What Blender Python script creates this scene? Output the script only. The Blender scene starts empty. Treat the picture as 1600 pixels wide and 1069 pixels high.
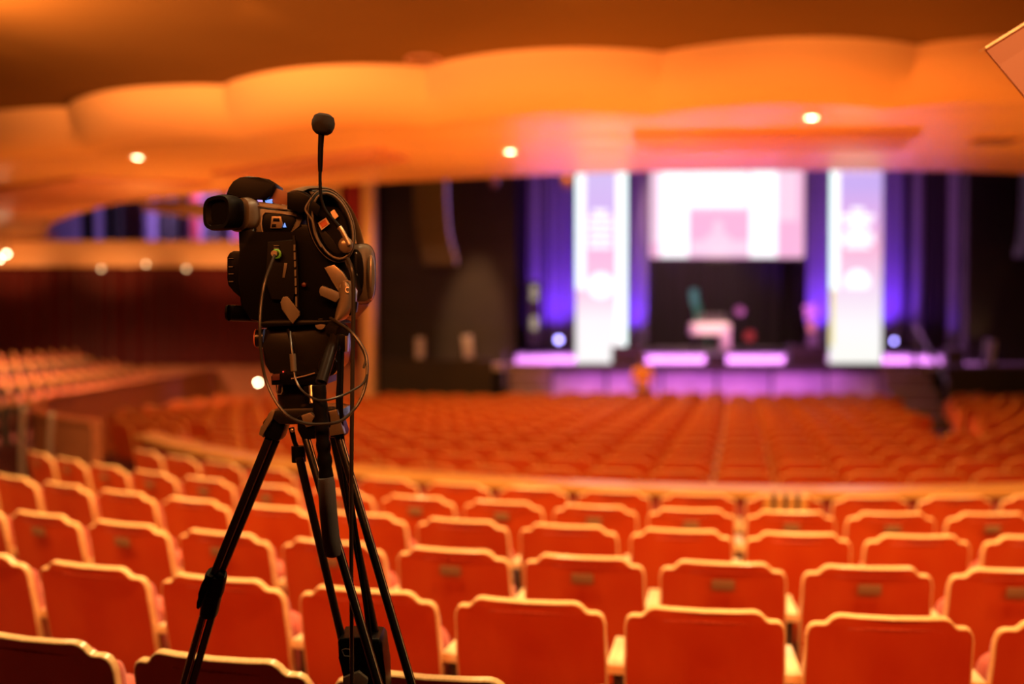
import bpy, bmesh, math, random
from mathutils import Vector, Matrix
random.seed(7)
PI = math.pi
scene = bpy.context.scene
COL = scene.collection
EYE = Vector((0, 0, 1.62)); F = 1555.6; PITCH = math.radians(1.25)

def at(px, py, Y):
    """world point seen at photo pixel (px,py) lying at world depth Y"""
    d = Vector(((px-800)/F, 1.0, -(py-534.5)/F))
    c, s = math.cos(PITCH), math.sin(PITCH)
    d = Vector((d.x, d.y*c + d.z*s, d.z*c - d.y*s))
    return EYE + d*(Y/d.y)
def proj(p):
    v = p-EYE; c, s = math.cos(PITCH), math.sin(PITCH)
    y = v.y*c - v.z*s; z = v.z*c + v.y*s
    if y < .2: return (-9e9, 0)
    return (800+F*v.x/y, 534.5-F*z/y)

# ------------------------------------------------------------------ materials
def mat(name, col, rough=.5, metal=0., spec=.5, noise=None, bump=None, emit=None, sheen=0, coat=0):
    m = bpy.data.materials.new(name); m.use_nodes = True
    nt = m.node_tree; b = nt.nodes['Principled BSDF']
    b.inputs['Base Color'].default_value = (*col, 1)
    b.inputs['Roughness'].default_value = rough
    b.inputs['Metallic'].default_value = metal
    b.inputs['Specular IOR Level'].default_value = spec
    if coat: b.inputs['Coat Weight'].default_value = coat; b.inputs['Coat Roughness'].default_value = .18
    if sheen: b.inputs['Sheen Weight'].default_value = sheen
    tc = nt.nodes.new('ShaderNodeTexCoord')
    if noise:
        sc, col2, stretch = noise
        mp = nt.nodes.new('ShaderNodeMapping'); mp.inputs['Scale'].default_value = stretch
        nz = nt.nodes.new('ShaderNodeTexNoise'); nz.inputs['Scale'].default_value = sc; nz.inputs['Detail'].default_value = 5
        mx = nt.nodes.new('ShaderNodeMix'); mx.data_type = 'RGBA'
        mx.inputs['A'].default_value = (*col, 1); mx.inputs['B'].default_value = (*col2, 1)
        nt.links.new(tc.outputs['Object'], mp.inputs[0]); nt.links.new(mp.outputs[0], nz.inputs['Vector'])
        rp = nt.nodes.new('ShaderNodeValToRGB'); rp.color_ramp.elements[0].position = .35; rp.color_ramp.elements[1].position = .68
        nt.links.new(nz.outputs['Fac'], rp.inputs[0]); nt.links.new(rp.outputs[0], mx.inputs['Factor'])
        nt.links.new(mx.outputs['Result'], b.inputs['Base Color'])
    if bump:
        sc, st = bump
        nb = nt.nodes.new('ShaderNodeTexNoise'); nb.inputs['Scale'].default_value = sc
        bp = nt.nodes.new('ShaderNodeBump'); bp.inputs['Strength'].default_value = st
        nt.links.new(tc.outputs['Object'], nb.inputs['Vector']); nt.links.new(nb.outputs['Fac'], bp.inputs['Height'])
        nt.links.new(bp.outputs[0], b.inputs['Normal'])
    if emit:
        b.inputs['Emission Color'].default_value = (*emit[0], 1); b.inputs['Emission Strength'].default_value = emit[1]
    return m

M = {}
M['redwood'] = mat('stained_red_plywood', (.46,.048,.005), .36, noise=(6,(.52,.075,.010),(1,1,.35)), coat=.12)
M['blond'] = mat('blond_wood_edge', (.88,.58,.27), .3, noise=(30,(.80,.48,.20),(4,1,1)), coat=.3)
M['arm'] = mat('armrest_beech', (.90,.72,.42), .3, noise=(18,(.82,.6,.32),(3,.4,1)), coat=.4)
M['fabric'] = mat('salmon_weave', (.62,.14,.09), .9, noise=(140,(.42,.06,.04),(1,1,1)), bump=(220,.4), sheen=.4)
M['iron'] = mat('seat_iron', (.05,.03,.025), .5)
M['brass'] = mat('brass_plate', (.35,.2,.09), .45, .4)
M['carpet'] = mat('dark_red_carpet', (.10,.008,.006), .95, noise=(40,(.06,.005,.004),(1,1,1)), bump=(120,.3))
M['floorbowl'] = mat('bowl_carpet', (.09,.01,.005), .95, noise=(30,(.05,.006,.004),(1,1,1)))
M['plaster'] = mat('cream_plaster', (.82,.55,.26), .5, bump=(3,.03))
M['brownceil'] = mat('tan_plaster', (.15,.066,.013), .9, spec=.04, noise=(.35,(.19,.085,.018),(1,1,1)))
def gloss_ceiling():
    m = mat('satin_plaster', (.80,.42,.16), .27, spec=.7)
    nt = m.node_tree; b = nt.nodes['Principled BSDF']
    tc = nt.nodes.new('ShaderNodeTexCoord'); w = nt.nodes.new('ShaderNodeTexWave')
    w.bands_direction = 'Y'; w.inputs['Scale'].default_value = .33; w.inputs['Distortion'].default_value = .6
    bp = nt.nodes.new('ShaderNodeBump'); bp.inputs['Strength'].default_value = .12; bp.inputs['Distance'].default_value = .05
    nt.links.new(tc.outputs['Object'], w.inputs['Vector']); nt.links.new(w.outputs['Fac'], bp.inputs['Height']); nt.links.new(bp.outputs[0], b.inputs['Normal'])
    return m
M['fascia'] = mat('fascia_plaster', (.70,.36,.13), .75, spec=.15, bump=(3,.03))
M['satin'] = gloss_ceiling()
M['recess'] = mat('red_brown_plaster', (.52,.20,.09), .4)
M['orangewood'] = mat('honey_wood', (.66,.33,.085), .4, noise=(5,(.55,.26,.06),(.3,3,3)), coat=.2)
M['parapet'] = mat('parapet_panel', (.45,.16,.06), .6, noise=(8,(.36,.12,.05),(1,1,1)))
M['maroon'] = mat('maroon_panel', (.30,.03,.03), .7)
M['curtain'] = mat('oxblood_velvet', (.085,.0015,.0015), .9, sheen=.3)
M['blackcurtain'] = mat('black_drape', (.03,.02,.02), .85, sheen=.15)
M['greydrape'] = mat('grey_drape', (.35,.33,.38), .9)
M['blackwall'] = mat('black_wall', (.022,.016,.013), .8, noise=(2,(.016,.012,.01),(1,1,1)))
M['stagefloor'] = mat('stage_floor', (.40,.34,.38), .45)
M['stageblack'] = mat('stage_black', (.03,.022,.02), .6)
M['skirt'] = mat('grey_skirt', (.45,.40,.45), .8, noise=(1.5,(.3,.25,.33),(1,1,1)))
M['black'] = mat('matt_black_plastic', (.0018,.0015,.0013), .38, spec=.08)
M['rubber'] = mat('black_rubber', (.0022,.0018,.0016), .6, spec=.10)
M['anod'] = mat('black_anodised', (.010,.009,.008), .26, .3)
M['foam'] = mat('black_foam', (.010,.009,.009), 1., bump=(900,.8))
M['foamgrip'] = mat('foam_grip', (.055,.045,.04), .8, bump=(500,.5))
M['grey'] = mat('grey_plastic', (.085,.072,.055), .45)
M['silver'] = mat('silver_metal', (.55,.47,.36), .28, .8)
M['edgehl'] = mat('painted_edge_highlight', (.75,.55,.32), .35, .2)  # highlight along the leg tubes, put into the colour
M['alu'] = mat('alu_casting', (.24,.195,.14), .28, .6)
M['brownpanel'] = mat('brown_panel', (.16,.055,.022), .5)
M['cream'] = mat('cream_tag', (.8,.62,.42), .6)
M['orange'] = mat('orange_tag', (.62,.14,.05), .6)
M['redbutton'] = mat('dull_red_button', (.05,.004,.004), .5)
M['green'] = mat('green_ring', (.08,.38,.06), .35)
M['redmat'] = mat('red_detail', (.5,.04,.03), .4)
M['wallp'] = mat('lilac_wall', (.45,.33,.55), .8)
M['darkred'] = mat('dark_red', (.35,.02,.02), .7)
M['panelpink'] = mat('salmon_board', (.32,.14,.085), .6)
M['speaker'] = mat('speaker_grille', (.05,.04,.045), .6, bump=(200,.3))
M['speakergrey'] = mat('speaker_grey', (.45,.45,.52), .5)
M['step'] = mat('step_tread', (.13,.09,.10), .6)
M['cloth'] = mat('cream_cloth', (.85,.72,.55), .8)
M['greenwood'] = mat('green_chair', (.10,.75,.30), .5)
M['gold'] = mat('gold_pot', (.75,.5,.2), .4, .3)
M['flower'] = mat('pink_flower', (.8,.5,.6), .8)
M['skin'] = mat('skin', (.55,.30,.18), .6)
M['hair'] = mat('brown_hair', (.08,.04,.02), .7)
M['shirt'] = mat('mustard_shirt', (.85,.42,.08), .8)
M['trouser'] = mat('black_trousers', (.03,.02,.02), .8)
def em(name, c, s): return mat(name, (0.02,.02,.02), .5, emit=(c, s))
M['lamp'] = em('warm_lamp', (1,.78,.45), 22)
M['lamp2'] = em('soft_lamp', (1,.66,.32), 5.)
M['lamp3'] = em('bright_lamp', (1,.80,.45), 60)
M['blueled'] = em('blue_led', (.15,.35,1), 1.2)
M['redled'] = em('red_led', (1,.05,.03), 1.2)
M['uplens'] = em('blue_lens', (.36,.30,1), 12)
M['white'] = em('led_white', (1,.98,1), 1.35)
M['cyanwhite'] = em('led_cyan_white', (.75,1,.97), 1.7)
M['lilac'] = em('led_lilac', (.66,.42,.93), 1.0)
M['pink'] = em('led_pink', (1,.50,.75), 1.0)
M['palepink'] = em('led_pale_pink', (1,.70,.88), 1.0)
M['yellow'] = em('led_yellow', (1,.85,.1), 1.0)
M['blinder'] = em('blinder_glow', (.8,.65,.42), .5)
def banner_mat(name, stops):
    m = bpy.data.materials.new(name); m.use_nodes = True; nt = m.node_tree; b = nt.nodes['Principled BSDF']
    b.inputs['Base Color'].default_value = (.02,.02,.02,1)
    tc = nt.nodes.new('ShaderNodeTexCoord'); sp = nt.nodes.new('ShaderNodeSeparateXYZ'); rp = nt.nodes.new('ShaderNodeValToRGB')
    nt.links.new(tc.outputs['Generated'], sp.inputs[0]); nt.links.new(sp.outputs['Z'], rp.inputs[0]); nt.links.new(rp.outputs[0], b.inputs['Emission Color'])
    els = rp.color_ramp.elements
    while len(els) < len(stops): els.new(.5)
    for e, (p, c) in zip(els, stops): e.position = p; e.color = (*c, 1)
    b.inputs['Emission Strength'].default_value = 1.0
    return m
M['ban_l'] = banner_mat('led_banner_left', [(0,(1,1,1)),(.22,(1,.95,1)),(.36,(1,.62,.84)),(.6,(.98,.48,.78)),(.72,(.72,.50,.94)),(.9,(.70,.55,.95)),(1,(1,1,1))])
M['ban_r'] = banner_mat('led_banner_right', [(0,(1,1,.93)),(.2,(1,.97,1)),(.38,(.95,.72,.93)),(.55,(.98,.50,.72)),(.7,(.80,.45,.85)),(.85,(.62,.44,.93)),(1,(.75,.45,.90))])

# ------------------------------------------------------------------ helpers
def obj(name, bm, m, parent=None, smooth=True, loc=None):
    me = bpy.data.meshes.new(name)
    bmesh.ops.recalc_face_normals(bm, faces=bm.faces)
    for f in bm.faces: f.smooth = smooth
    bm.to_mesh(me); bm.free()
    if smooth:
        try: me.set_sharp_from_angle(angle=math.radians(38))
        except Exception: pass
    for mm in (m if isinstance(m, (list, tuple)) else [m]): me.materials.append(mm)
    o = bpy.data.objects.new(name, me); COL.objects.link(o)
    if parent: o.parent = parent
    if loc: o.location = loc
    return o
def thing(name, label, cat, loc=(0,0,0), rz=0, group=None):
    o = bpy.data.objects.new(name, None); COL.objects.link(o); o.location = loc; o.rotation_euler = (0,0,rz)
    o.empty_display_size = .05
    o['label'] = label; o['category'] = cat
    if group: o['group'] = group
    return o
def tag(o, label, cat, group=None):
    o['label'] = label; o['category'] = cat
    if group: o['group'] = group
    return o
def struct(o): o['kind'] = 'structure'; return o
def rebase(root, loc):
    """shift a root built with world-space children so that the root sits at loc"""
    root.location = loc
    for ch in root.children: ch.matrix_parent_inverse = Matrix.Translation(-Vector(loc))
def box(bm, c, s, rot=None, bev=0, mi=0):
    r = bmesh.ops.create_cube(bm, size=1)
    vs = r['verts']
    for v in vs: v.co = Vector((v.co.x*s[0], v.co.y*s[1], v.co.z*s[2]))
    if bev:
        es = list({e for v in vs for e in v.link_edges})
        rb = bmesh.ops.bevel(bm, geom=es, offset=bev, segments=2, profile=.6, affect='EDGES')
        vs = list({v for f in rb['faces'] for v in f.verts} | {v for v in vs if v.is_valid})
    for v in vs:
        if rot: v.co = rot @ v.co
        v.co += Vector(c)
    if mi:
        for f in {f for v in vs for f in v.link_faces}: f.material_index = mi
    return vs
def frame_dirs(pts):
    n = len(pts); out = []
    prev = None
    for i in range(n):
        t = (pts[min(i+1, n-1)]-pts[max(i-1, 0)]).normalized()
        if prev is None:
            a = Vector((0,0,1)) if abs(t.z) < .9 else Vector((0,1,0))
            u = t.cross(a).normalized()
        else:
            u = (prev-t*prev.dot(t)).normalized()
        prev = u; out.append((u, t.cross(u).normalized()))
    return out
def tube(bm, pts, rad, seg=10, cap=True, closed=False, ry=None):
    pts = [Vector(p) for p in pts]; fr = frame_dirs(pts); rings = []
    for i, p in enumerate(pts):
        r = rad[i] if isinstance(rad, (list, tuple)) else rad
        r2 = r if ry is None else ry
        u, v = fr[i]
        rings.append([bm.verts.new(p+u*r*math.cos(2*PI*k/seg)+v*r2*math.sin(2*PI*k/seg)) for k in range(seg)])
    n = len(rings)
    for i in range(n if closed else n-1):
        a, b = rings[i], rings[(i+1) % n]
        for k in range(seg): bm.faces.new((a[k], a[(k+1) % seg], b[(k+1) % seg], b[k]))
    if cap and not closed:
        bm.faces.new(rings[0]); bm.faces.new(rings[-1])
    return rings
def smooth_path(pts, n=8):
    pts = [Vector(p) for p in pts]; out = []
    for i in range(len(pts)-1):
        p0 = pts[max(i-1,0)]; p1 = pts[i]; p2 = pts[i+1]; p3 = pts[min(i+2, len(pts)-1)]
        for k in range(n):
            t = k/n
            out.append(.5*((2*p1)+(-p0+p2)*t+(2*p0-5*p1+4*p2-p3)*t*t+(-p0+3*p1-3*p2+p3)*t**3))
    out.append(pts[-1]); return out
def prism(bm, front, ext, bev=0):
    """outline (list of Vector) extruded by vector ext, edges bevelled"""
    a = [bm.verts.new(p) for p in front]; b = [bm.verts.new(Vector(p)+Vector(ext)) for p in front]
    n = len(a); fs = [bm.faces.new(a), bm.faces.new(b[::-1])]
    for i in range(n): fs.append(bm.faces.new((a[i], b[i], b[(i+1) % n], a[(i+1) % n])))
    if bev:
        es = list({e for f in fs[:2] for e in f.edges})
        bmesh.ops.bevel(bm, geom=es, offset=bev, segments=2, profile=.6, affect='EDGES', clamp_overlap=True)
def loft(bm, rings, cap=True):
    vr = [[bm.verts.new(p) for p in r] for r in rings]; n = len(vr[0])
    for a, b in zip(vr[:-1], vr[1:]):
        for k in range(n): bm.faces.new((a[k], a[(k+1) % n], b[(k+1) % n], b[k]))
    if cap: bm.faces.new(vr[0]); bm.faces.new(vr[-1])
def cyl(bm, p0, p1, r0, r1=None, seg=20):
    r1 = r0 if r1 is None else r1
    tube(bm, [p0, p1], [r0, r1], seg)
def lathe(bm, c, prof, axis=Vector((0,0,1)), seg=24):
    axis = axis.normalized(); a = Vector((1,0,0)) if abs(axis.x) < .9 else Vector((0,1,0))
    u = axis.cross(a).normalized(); v = axis.cross(u)
    loft(bm, [[Vector(c)+axis*h+(u*math.cos(2*PI*k/seg)+v*math.sin(2*PI*k/seg))*r for k in range(seg)] for r, h in prof])
def sphere(bm, c, r, s=(1,1,1), seg=16):
    rr = bmesh.ops.create_uvsphere(bm, u_segments=seg, v_segments=seg//2+2, radius=r)
    for v in rr['verts']: v.co = Vector((v.co.x*s[0], v.co.y*s[1], v.co.z*s[2]))+Vector(c)
def grid_strip(bm, A, B):
    a = [bm.verts.new(p) for p in A]; b = [bm.verts.new(p) for p in B]
    for i in range(len(a)-1): bm.faces.new((a[i], a[i+1], b[i+1], b[i]))

ORD = ['first','second','third','fourth','fifth','sixth','seventh','eighth','ninth','tenth','eleventh','twelfth','thirteenth','fourteenth','fifteenth','sixteenth','seventeenth','eighteenth','nineteenth','twentieth']
ORD += ['twenty-'+o for o in ORD[:9]] + ['thirtieth'] + ['thirty-'+o for o in ORD[:9]] + ['fortieth']

# ------------------------------------------------------------------ house geometry
CX, CY = 2.5, 14.8                         # centre of the curved rows
def near_z(R): return .044-.0707*(14.9-R)
def bowl_z(y): return -.575-.0245*(y-8.5)
RP = 7.6                                    # radius of the parapet

bm = bmesh.new()                            # raked floor of the rear block, low steps row by row
Rs = [7.35+.35*i for i in range(40)]
ths = [math.radians(a) for a in range(-90, 91, 6)]
prev = None
for R in Rs:
    ring = [bm.verts.new((CX+R*math.sin(t), CY-R*math.cos(t), near_z(R))) for t in ths]
    if prev:
        for i in range(len(ths)-1): bm.faces.new((prev[i], prev[i+1], ring[i+1], ring[i]))
    prev = ring
f = obj('floor', bm, M['carpet']); struct(f)
bm = bmesh.new()
grid_strip(bm, [(-16,2,bowl_z(2)),(18,2,bowl_z(2))], [(-16,25.4,bowl_z(25.4)),(18,25.4,bowl_z(25.4))])
f = obj('floor', bm, M['floorbowl']); struct(f)

# ---- walls
def wall(name, a, b, z0, z1, th, m, nrm=None):
    a = Vector(a); b = Vector(b); d = (b-a).normalized(); n = Vector((-d.y, d.x, 0))*th
    bm = bmesh.new(); prism(bm, [(a.x,a.y,z0),(b.x,b.y,z0),(b.x,b.y,z1),(a.x,a.y,z1)], n)
    return struct(obj(name, bm, m, smooth=False))
wall('wall_back', (-14,-3.4,0), (16,-3.4,0), -.9, 9, -.2, M['parapet'])
wall('wall_left', (-14,24,0), (-14,-3.4,0), -1.2, 4.1, -.2, M['parapet'])
wall('wall_right', (16,-3.4,0), (16,40,0), -1.2, 9, -.2, M['blackwall'])

# ---- ceiling over the rear block, scalloped fascia, lower satin soffit
ZT, ZB = 1.62+2.40, 1.62+1.98
def arcpt(X, R=19, cx=4.5, cy=27.7): return cy-math.sqrt(R*R-(X-cx)**2)
cusps = [-13.55,-11.4,-9.27,-7.13,-5.0,-2.95,-.82,1.35,3.53,5.7,7.87,10.0,12.2,14.4]
NS = 14
fas = []; iscusp = []
for i in range(len(cusps)-1):
    p = Vector((cusps[i], arcpt(cusps[i]), 0)); q = Vector((cusps[i+1], arcpt(cusps[i+1]), 0))
    d = (q-p).normalized(); n = Vector((d.y, -d.x, 0)); L = (q-p).length
    for k in range(NS):
        t = k/NS; fas.append(p+d*L*t+n*.36*math.sin(PI*t)**.8)
fas.append(q)
bm = bmesh.new()
grid_strip(bm, [(p.x, -3.5, ZT) for p in fas], [(p.x, p.y, ZT) for p in fas])
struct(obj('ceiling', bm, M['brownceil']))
bm = bmesh.new()                             # fascia: curved in section, each scallop a petal
prof = [(0,0),(.2,.015),(.38,.05),(.55,.11),(.7,.19),(.82,.29),(.91,.41),(.97,.55),(1,.72)]
rings = []
for t, off in prof:
    rings.append([bm.verts.new((p.x, p.y+off, ZT+(ZB-ZT)*t)) for p in fas])
for a, b in zip(rings[:-1], rings[1:]):
    for i in range(len(fas)-1): bm.faces.new((a[i], a[i+1], b[i+1], b[i]))
o = obj('ceiling', bm, M['fascia']); struct(o)
edge = smooth_path([(-11.6,24.6,0),(-9.3,20.3,0),(-7.5,17.8,0),(-6.3,16.6,0),(-4.4,15.5,0),(-2,14.45,0),(0,13.75,0),(1.7,13.35,0),(4.2,13.2,0),(7,13.5,0),(11,15,0),(14.4,17.5,0)], 12)
def resample(path, n):
    L = [0]
    for a, b in zip(path[:-1], path[1:]): L.append(L[-1]+(b-a).length)
    out = []; j = 0
    for i in range(n):
        s = L[-1]*i/(n-1)
        while j < len(L)-2 and L[j+1] < s: j += 1
        t = (s-L[j])/max(L[j+1]-L[j], 1e-9); out.append(path[j].lerp(path[j+1], min(max(t,0),1)))
    return out
e2 = resample(edge, len(fas))
bm = bmesh.new()
NR = 10; prev = None
for j in range(NR+1):
    t = j/NR
    ring = [bm.verts.new((a.x+(b.x-a.x)*t, a.y+.72*(1-t)+(b.y-a.y)*t, ZB)) for a, b in zip(fas, e2)]
    if prev:
        for i in range(len(ring)-1): bm.faces.new((prev[i], prev[i+1], ring[i+1], ring[i]))
    prev = ring
struct(obj('ceiling', bm, M['satin']))
bm = bmesh.new()                             # upper face of the balcony front over the bowl
grid_strip(bm, [(p.x,p.y,ZB) for p in e2], [(p.x,p.y+.05,ZB+.9) for p in e2])
grid_strip(bm, [(p.x,p.y+.05,ZB+.9) for p in e2], [(p.x,p.y-.2,ZB+.9) for p in e2])
struct(obj('trim_balcony', bm, M['plaster']))
bm = bmesh.new()                             # left filler of the soffit towards the side wall
prism(bm, [(-14,14.5,ZB+.002),(-11.6,14.5,ZB+.002),(-11.2,24.6,ZB+.002),(-14,24.6,ZB+.002)], (0,0,.15))
struct(obj('ceiling', bm, M['satin'], smooth=False))
bm = bmesh.new()                             # high roof over the bowl
grid_strip(bm, [(-16,8,9.2),(18,8,9.2)], [(-16,40,9.2),(18,40,9.2)])
struct(obj('ceiling', bm, M['blackwall']))

# recessed ceiling panels
def ceilpanel(pts, dz=.05):
    bm = bmesh.new(); prism(bm, pts, (0,0,-dz), .01)
    return obj('ceiling_panel', bm, M['recess'])
def onceil(px, py, z=ZB):
    d = at(px,py,1)-EYE; k = (z-EYE.z)/d.z; return EYE+d*k
t = ceilpanel([onceil(990,207),onceil(1440,202),onceil(1405,229),onceil(1000,231)])
tag(t, 'shallow reddish-brown ceiling panel above the stage screen', 'ceiling panel', 'panels on the lower soffit')
t = ceilpanel([onceil(330,268),onceil(590,230),onceil(640,246),onceil(420,280)])
tag(t, 'shallow reddish-brown ceiling panel above the video camera', 'ceiling panel', 'panels on the lower soffit')
t = ceilpanel([onceil(-60,300),onceil(120,276),onceil(330,284),onceil(160,318),onceil(-60,330)])
tag(t, 'shallow reddish-brown ceiling panel below the left downlight', 'ceiling panel', 'panels on the lower soffit')

# ceiling downlights
def downlight(px, py, z, label, r=.055, m='lamp', group='downlights in the lower soffit'):
    p = onceil(px, py, z)
    root = thing('ceiling_downlight', label, 'ceiling light', p, 0, group)
    bm = bmesh.new(); lathe(bm, (0,0,0), [(r*1.15,0),(r*1.5,0),(r*1.5,-.012),(r*1.3,-.03),(r*1.1,-.03),(r*1.1,-.01)])
    obj('trim_ring', bm, M['plaster'], root)
    bm = bmesh.new(); lathe(bm, (0,0,0), [(.001,-.03),(r*.7,-.028),(r*1.08,-.018),(r*1.08,-.004),(.001,-.002)])
    obj('lamp_lens', bm, M[m], root)
    return p
dl = [downlight(215,243,ZB,'round glowing ceiling downlight on the left, above the video camera'),
      downlight(797,234,ZB,'round glowing ceiling downlight in the middle, left of the white banner'),
      downlight(1268,180,ZB,'round glowing ceiling downlight on the right, above the stage screen')]
# ring on the brown ceiling and vent
p = onceil(661,92,ZT)
bm = bmesh.new(); tube(bm, [p+Vector((.155*math.cos(a),.155*math.sin(a),-.008)) for a in [2*PI*k/36 for k in range(36)]], .010, 8, closed=True)
tag(obj('ceiling_ring', bm, M['recess']), 'thin round ring of a closed fitting on the brown ceiling', 'ceiling fitting')
root = thing('ceiling_vent', 'small dark slotted vent in the soffit at the far right', 'vent', onceil(1553,219))
bm = bmesh.new(); box(bm, (0,0,-.008), (.5,.36,.016), bev=.004); obj('vent_frame', bm, M['recess'], root)
for k in range(5):
    bm = bmesh.new(); box(bm, (-.18+.09*k,0,-.018), (.05,.28,.01)); obj('slot', bm, M['stageblack'], root)

# ---- parapet between rear block and bowl
def capwall(name, path, ztop, zbase, label, m_wall, m_cap, th=.12, capw=.26, cat='parapet', rail=True):
    root = thing(name, label, cat, path[len(path)//2])
    fr = []
    n = len(path)
    for i in range(n):
        t = (path[min(i+1,n-1)]-path[max(i-1,0)]).normalized(); fr.append(Vector((-t.y, t.x, 0)))
    def sweep(o0, o1, z0, z1):
        bm = bmesh.new()
        loft(bm, [[Vector((p.x,p.y,0))+nn*o0+Vector((0,0,z0(p))), Vector((p.x,p.y,0))+nn*o1+Vector((0,0,z0(p))),
                   Vector((p.x,p.y,0))+nn*o1+Vector((0,0,z1(p))), Vector((p.x,p.y,0))+nn*o0+Vector((0,0,z1(p)))] for p, nn in zip(path, fr)])
        return bm
    zt = ztop if callable(ztop) else (lambda p: ztop)
    a = obj('wall_panel', sweep(-th/2, th/2, zbase, lambda p: zt(p)-.05), m_wall, root, smooth=False)
    b = obj('cap_rail', sweep(-capw/2, capw/2, lambda p: zt(p)-.05, zt), m_cap, root, smooth=False)
    rebase(root, path[len(path)//2])
    return root
ppath = [Vector((CX+RP*math.sin(math.radians(a)), CY-RP*math.cos(math.radians(a)), 0)) for a in range(-58, 76, 3)]
capwall('parapet', ppath, .40, lambda p: bowl_z(p.y)-.02, 'curved low parapet with honey wood cap in front of the rear seat block', M['maroon'], M['orangewood'])
lpath = smooth_path([(-7.1,27.0,0),(-7.35,23,0),(-7.45,18.5,0),(-7.2,15.5,0),(-6.5,13.6,0),(-5.7,12.5,0),(-4.95,11.85,0)], 6)
capwall('side_parapet', lpath, .42, lambda p: bowl_z(p.y)-.02, 'long low parapet along the left side seats, ending at the aisle', M['parapet'], M['parapet'], capw=.2)

# ---- left tier behind the side parapet
bm = bmesh.new()
for k, (x0, x1, z) in enumerate([(-8.9,-7.52,-.40),(-9.8,-8.9,-.20),(-10.7,-9.8,.05),(-13.9,-10.7,.15)]):
    box(bm, ((x0+x1)/2, 19.4, (z-1.2)/2), (x1-x0, 9.0, z+1.2))
struct(obj('floor', bm, M['carpet'], smooth=False))

# ---- front wall left: velvet curtain, header band, gallery
def drape(bm, x0, x1, y, z0, z1, amp=.10, wave=.32, seed=0):
    rnd = random.Random(seed); n = int((x1-x0)/wave*8); pa = []; ph = 0
    for i in range(n+1):
        x = x0+(x1-x0)*i/n; ph += (2*PI/8)*(1+.35*math.sin(i*.13+seed))
        pa.append((x, y+amp*math.sin(ph)*(.7+.3*math.sin(i*.05+seed))))
    grid_strip(bm, [(x,yy,z0) for x,yy in pa], [(x,yy*.0+y+(yy-y)*.8,z1) for x,yy in pa])
    b = [(x,yy+.03,z0) for x,yy in pa]; grid_strip(bm, b, [(x,yy+.03,z1) for x,yy in pa])
bm = bmesh.new(); drape(bm, -13.9, -3.72, 24.05, .55, 2.95, .08, .34, 3)
tag(obj('velvet_curtain', bm, M['curtain']), 'dark red velvet curtain hanging behind the left side seats', 'curtain')
bm = bmesh.new(); box(bm, (-8.85, 24.3, 3.22), (10.3, .9, .62), bev=.03)
struct(obj('trim_header', bm, M['plaster']))
bm = bmesh.new(); box(bm, (-8.85, 24.35, -.1), (10.3, .3, 1.4))
struct(obj('wall_front', bm, M['parapet']))
for i, px in enumerate((158, 228, 291)):
    pp = at(px, (420,413,420)[i], 23.82)
    root = thing('wall_spotlight', ('leftmost','middle','rightmost')[i]+' of the three small round lamps under the orange header', 'wall light', pp, 0, 'three lamps along the orange header')
    bm = bmesh.new(); sphere(bm, (0,0,0), .032); obj('bulb', bm, M['lamp2'], root)
    bm = bmesh.new(); lathe(bm, (0,.02,0), [(.02,.06),(.05,.05),(.055,-.0),(.05,0),(.045,.045),(.001,.05)], Vector((0,1,0))); obj('housing', bm, M['alu'], root)
for i, (px, py) in enumerate(((10,397),(-1,405))):
    pp = at(px, py, 21+i)
    root = thing('wall_spotlight', ('upper','lower')[i]+' bright white lamp at the left edge, above the velvet curtain', 'wall light', pp)
    bm = bmesh.new(); sphere(bm, (0,0,0), .035); obj('bulb', bm, M['lamp'], root)
    bm = bmesh.new(); cyl(bm, (0,.03,.0), (0,.03,ZB-pp.z), .012); obj('stem', bm, M['alu'], root)
# gallery interior beyond the slot
bm = bmesh.new(); box(bm, (-10.5, 29, 4.6), (17, .3, 5))
struct(obj('wall_gallery', bm, M['wallp'], smooth=False))
for i, (px, w, m) in enumerate([(137,20,'blackcurtain'),(176,30,'blackcurtain'),(262,34,'blackcurtain'),(305,14,'darkred'),(333,22,'blackcurtain'),(372,12,'darkred')]):
    a = at(px-w/2, 390, 27.5); b = at(px+w/2, 390, 27.5)
    bm = bmesh.new(); drape(bm, a.x, b.x, 27.5, 2.6, 6.5, .05, .2, i)
    tag(obj('gallery_drape', bm, M[m]), '%s dark drape from the left inside the side gallery slot' % ORD[i], 'drape', 'drapes in the side gallery')
bm = bmesh.new()
prism(bm, [at(221,312,23.4), at(300,314,23.4), at(380,320,23.4), at(392,350,23.4), at(350,347,23.4), at(290,336,23.4), at(221,327,23.4)], (0,.6,0), .02)
struct(obj('trim_gallery', bm, M['plaster']))
# pilaster and red door panel beside it
bm = bmesh.new(); a = at(566,300,24.0); b = at(583,300,24.0); box(bm, ((a.x+b.x)/2, 24.3, 2.9), (b.x-a.x, .7, 7.0), bev=.02)
struct(obj('trim_pilaster', bm, M['plaster']))
bm = bmesh.new(); a = at(535,300,24.1); b = at(566,300,24.1); box(bm, ((a.x+b.x)/2, 24.8, 3.2), (b.x-a.x+.3, .3, 6.0))
struct(obj('wall_side', bm, M['darkred'], smooth=False))

bm = bmesh.new(); a = at(395,300,24.6); b = at(540,300,24.6); box(bm, ((a.x+b.x)/2, 24.75, 5.0), (b.x-a.x, .2, 3.2), bev=.02)
struct(obj('wall_upper', bm, M['plaster']))

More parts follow.
